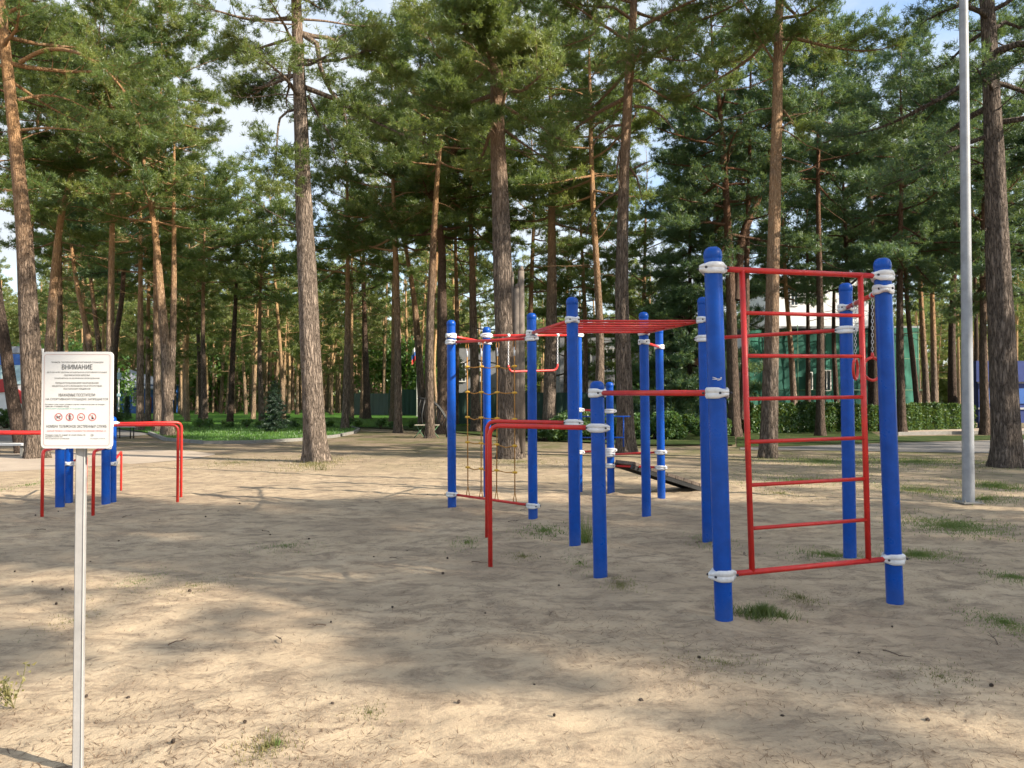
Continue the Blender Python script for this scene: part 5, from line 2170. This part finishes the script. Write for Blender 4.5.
# pale weed at the lower left
rg = np.random.default_rng(8)
b = ground(14, 708)
wd_ = empty('weed', (b.x, b.y, 0), 'small yellow-green weed at the lower left corner', 'weed')
mb = MB()
tc = []
for i in range(6):
    lp = limb_path((0, 0, 0), rg.uniform(0, 6.28), 1.05, rg.uniform(0.10, 0.2), rg, 5, 0.1, 0.15)
    mb.tube(lp, 0.0025, 4, caps=False)
    tc += [np.array(q) + rg.normal(0, 0.012, 3) for q in lp[2:] for _ in range(5)]
mb.build('stem', M['drygrass'], wd_)
co = leaf_cloud(np.array(tc), 0.02, rg)
tri_mesh('foliage', co, len(co) // 3, M['drygrass'], wd_)

# lawn blades along the near edge of the lawn
rg = np.random.default_rng(41)
n = 60000
x = rg.uniform(-17, -1, n)
y = rg.uniform(26.5, 62, n)
poly = lawn_pts
inside = np.zeros(n, bool)
j = len(poly) - 1
for i in range(len(poly)):
    xi, yi = poly[i]
    xj, yj = poly[j]
    if yi != yj:
        c_ = ((yi > y) != (yj > y)) & (x < (xj - xi) * (y - yi) / (yj - yi) + xi)
        inside ^= c_
    j = i
x, y = x[inside], y[inside]
n = len(x)
d = nrm(np.stack([rg.normal(0, 0.4, n), rg.normal(0, 0.4, n), np.ones(n)], 1))
a = rg.uniform(0, PI, n)
s = np.stack([np.cos(a), np.sin(a), np.zeros(n)], 1) * 0.014
bb = np.stack([x, y, np.full(n, 0.05)], 1)
co = np.stack([bb - s, bb + s, bb + d * rg.uniform(0.05, 0.13, (n, 1))], 1).reshape(-1, 3)
tag(tri_mesh('lawn_grass', co, n, M['leaf_bright']), 'mown lawn grass behind the kerb', 'grass', kind='stuff')

# needle litter
rg = np.random.default_rng(51)
n = 50000
y = 2.6 + 20 * rg.uniform(0, 1, n) ** 1.7
x = rg.uniform(-0.8, 0.8, n) * (y + 0.5)
# drifts
keep = (np.sin(x * 2.1 + np.sin(y * 1.3) * 2) + np.sin(y * 2.7 + x * 0.8) + rg.normal(0, 0.9, n)) > 0.1
x, y = x[keep], y[keep]
n = len(x)
z = gz_np(x, y) + 0.004
a = rg.uniform(0, PI, n)
L = rg.uniform(0.012, 0.040, n)
dv = np.stack([np.cos(a) * L, np.sin(a) * L, rg.uniform(-0.002, 0.008, n)], 1)
sv = np.stack([-np.sin(a), np.cos(a), np.zeros(n)], 1) * 0.0019
c = np.stack([x, y, z], 1)
co = np.stack([c - dv - sv, c - dv + sv, c + dv], 1).reshape(-1, 3)
tag(tri_mesh('needle_litter', co, n, M['litter']), 'brown pine needles scattered over the sand', 'litter', kind='stuff')

# pine cones and twigs
cm = MB()
prof = [(0.004, 0.0), (0.017, 0.006), (0.021, 0.016), (0.018, 0.028), (0.012, 0.038), (0.003, 0.045)]
cm.lathe(prof, 9)
for ringi, (rr, zz_) in enumerate(((0.019, 0.010), (0.021, 0.018), (0.018, 0.027), (0.012, 0.036))):
    for k in range(8):
        a = 2 * PI * (k + 0.5 * ringi) / 8
        c = Vector((rr * math.cos(a), rr * math.sin(a), zz_))
        cm.add([c + Vector((-math.sin(a), math.cos(a), 0)) * 0.007, c - Vector((-math.sin(a), math.cos(a), 0)) * 0.007, c + Vector((math.cos(a), math.sin(a), 0.5)) * 0.016], [(0, 1, 2)], 0, False)
cone = cm.build('pine_cone', M['cone'])
tag(cone, 'small dark pine cone lying on the sand', 'pine cone', 'fallen pine cones')
cones = [(55, 604), (62, 591), (15, 572), (32, 582), (90, 560), (118, 540), (128, 697), (86, 696), (244, 726), (175, 747), (373, 557), (447, 558), (408, 549), (309, 540), (270, 535), (262, 530), (393, 609), (486, 616), (443, 571), (458, 707),
         (535, 684), (553, 718), (541, 553), (580, 559), (893, 628), (782, 717), (993, 690), (620, 548), (333, 706), (160, 520), (36, 515), (58, 510), (205, 518), (240, 505), (428, 496), (560, 585), (700, 660), (860, 655), (640, 700), (930, 720), (190, 590), (330, 625)]
first = True
for (cx, cy) in cones:
    g = ground(cx, cy)
    o = cone if first else cone.copy()
    if not first:
        C.objects.link(o)
    first = False
    o.location = (g.x, g.y, gz(g.x, g.y) + 0.005)
    o.rotation_euler = (R(90) + rnd.uniform(-0.8, 0.8), rnd.uniform(-0.6, 0.6), rnd.uniform(0, 6.28))
    s = rnd.uniform(0.26, 0.46)
    o.scale = (s, s * rnd.uniform(0.8, 1.1), s)
twp = [MB() for _ in range(3)]
two = []
for k, mb in enumerate(twp):
    rg = np.random.default_rng(70 + k)
    lp = limb_path((0, 0, 0.006), 0, 0.0, 0.3, rg, 5, 0, 0.2)
    lp = [np.array([q[0], q[1], 0.006 + 0.01 * abs(math.sin(i))]) for i, q in enumerate(lp)]
    mb.tube(lp, [0.006, 0.0055, 0.005, 0.004, 0.003, 0.002], 5)
    for i in (2, 3):
        mb.tube([lp[i], lp[i] + np.array([0.05, 0.05 * (-1) ** i, 0.008])], [0.003, 0.0015], 4)
    o = mb.build('twig', M['twig'])
    tag(o, 'thin dry twig lying on the sand', 'twig', 'fallen twigs')
    two.append(o)
for i in range(26):
    y = 2.9 + 9 * rnd.random() ** 1.4
    x = rnd.uniform(-0.62, 0.62) * y
    o = two[i] if i < 3 else two[i % 3].copy()
    if i >= 3:
        C.objects.link(o)
    o.location = (x, y, gz(x, y) + 0.004)
    o.rotation_euler = (0, 0, rnd.uniform(0, 6.28))
    s = rnd.uniform(0.3, 0.9)
    o.scale = (s, s * 0.8, 0.8)

# ------------------------------------------------------------------ light, sky, camera
SUN_AZ = R(68)      # from behind the camera towards the right
SUN_EL = R(29)
sv = Vector((math.sin(SUN_AZ) * math.cos(SUN_EL), -math.cos(SUN_AZ) * math.cos(SUN_EL), math.sin(SUN_EL)))
sd = bpy.data.lights.new('sun', 'SUN')
sd.energy = 5.0
sd.angle = R(0.5)
sd.color = (1.0, 0.88, 0.72)
so = bpy.data.objects.new('sun', sd)
C.objects.link(so)
so.rotation_euler = sv.to_track_quat('Z', 'Y').to_euler()
so.location = (20, -10, 30)

wld = bpy.data.worlds.new('World')
sc.world = wld
wld.use_nodes = True
nt = wld.node_tree
for n_ in list(nt.nodes):
    nt.nodes.remove(n_)
out = nt.nodes.new('ShaderNodeOutputWorld')
sky = nt.nodes.new('ShaderNodeTexSky')
sky.sky_type = 'NISHITA'
sky.sun_disc = False
sky.sun_elevation = SUN_EL
sky.sun_rotation = math.atan2(sv.x, sv.y)
sky.air_density = 1.0
sky.dust_density = 1.4
sky.ozone_density = 1.0
bg = nt.nodes.new('ShaderNodeBackground')
bg.inputs['Strength'].default_value = 0.15
nt.links.new(sky.outputs[0], bg.inputs['Color'])
bgc = nt.nodes.new('ShaderNodeBackground')
bgc.inputs['Color'].default_value = (0.86, 0.93, 1.0, 1)
bgc.inputs['Strength'].default_value = 0.50
tcn = nt.nodes.new('ShaderNodeTexCoord')
nz = noise(nt, mapping(nt, tcn.outputs['Generated'], (1, 1, 2.2), (0.3, 0.1, 0.0)), 2.3, 7, 0.6, 0.3)
mask = ramp(nt, nz, [(0.36, 0), (0.56, 1)])
mx = nt.nodes.new('ShaderNodeMixShader')
nt.links.new(mask, mx.inputs[0])
nt.links.new(bg.outputs[0], mx.inputs[1])
nt.links.new(bgc.outputs[0], mx.inputs[2])
nt.links.new(mx.outputs[0], out.inputs['Surface'])

cd = bpy.data.cameras.new('camera')
cd.sensor_width = 36
cd.lens = 36 * F / W
cd.clip_end = 2000
cd.clip_start = 0.05
co_ = bpy.data.objects.new('camera', cd)
C.objects.link(co_)
co_.location = (0, 0, CAMZ)
co_.rotation_euler = (PI / 2 + PITCH, 0, 0)
sc.camera = co_

sc.view_settings.view_transform = 'Standard'
sc.view_settings.look = 'None'
sc.view_settings.exposure = 1.1
sc.view_settings.gamma = 1.0
sc.view_settings.use_curve_mapping = False
sc.cycles.max_bounces = 5
sc.cycles.diffuse_bounces = 3
sc.cycles.glossy_bounces = 2
sc.cycles.transmission_bounces = 3
sc.cycles.transparent_max_bounces = 4
sc.cycles.use_adaptive_sampling = True
sc.cycles.adaptive_threshold = 0.02
sc.cycles.use_denoising = True
sc.cycles.caustics_reflective = False
sc.cycles.caustics_refractive = False
sc.render.use_persistent_data = False
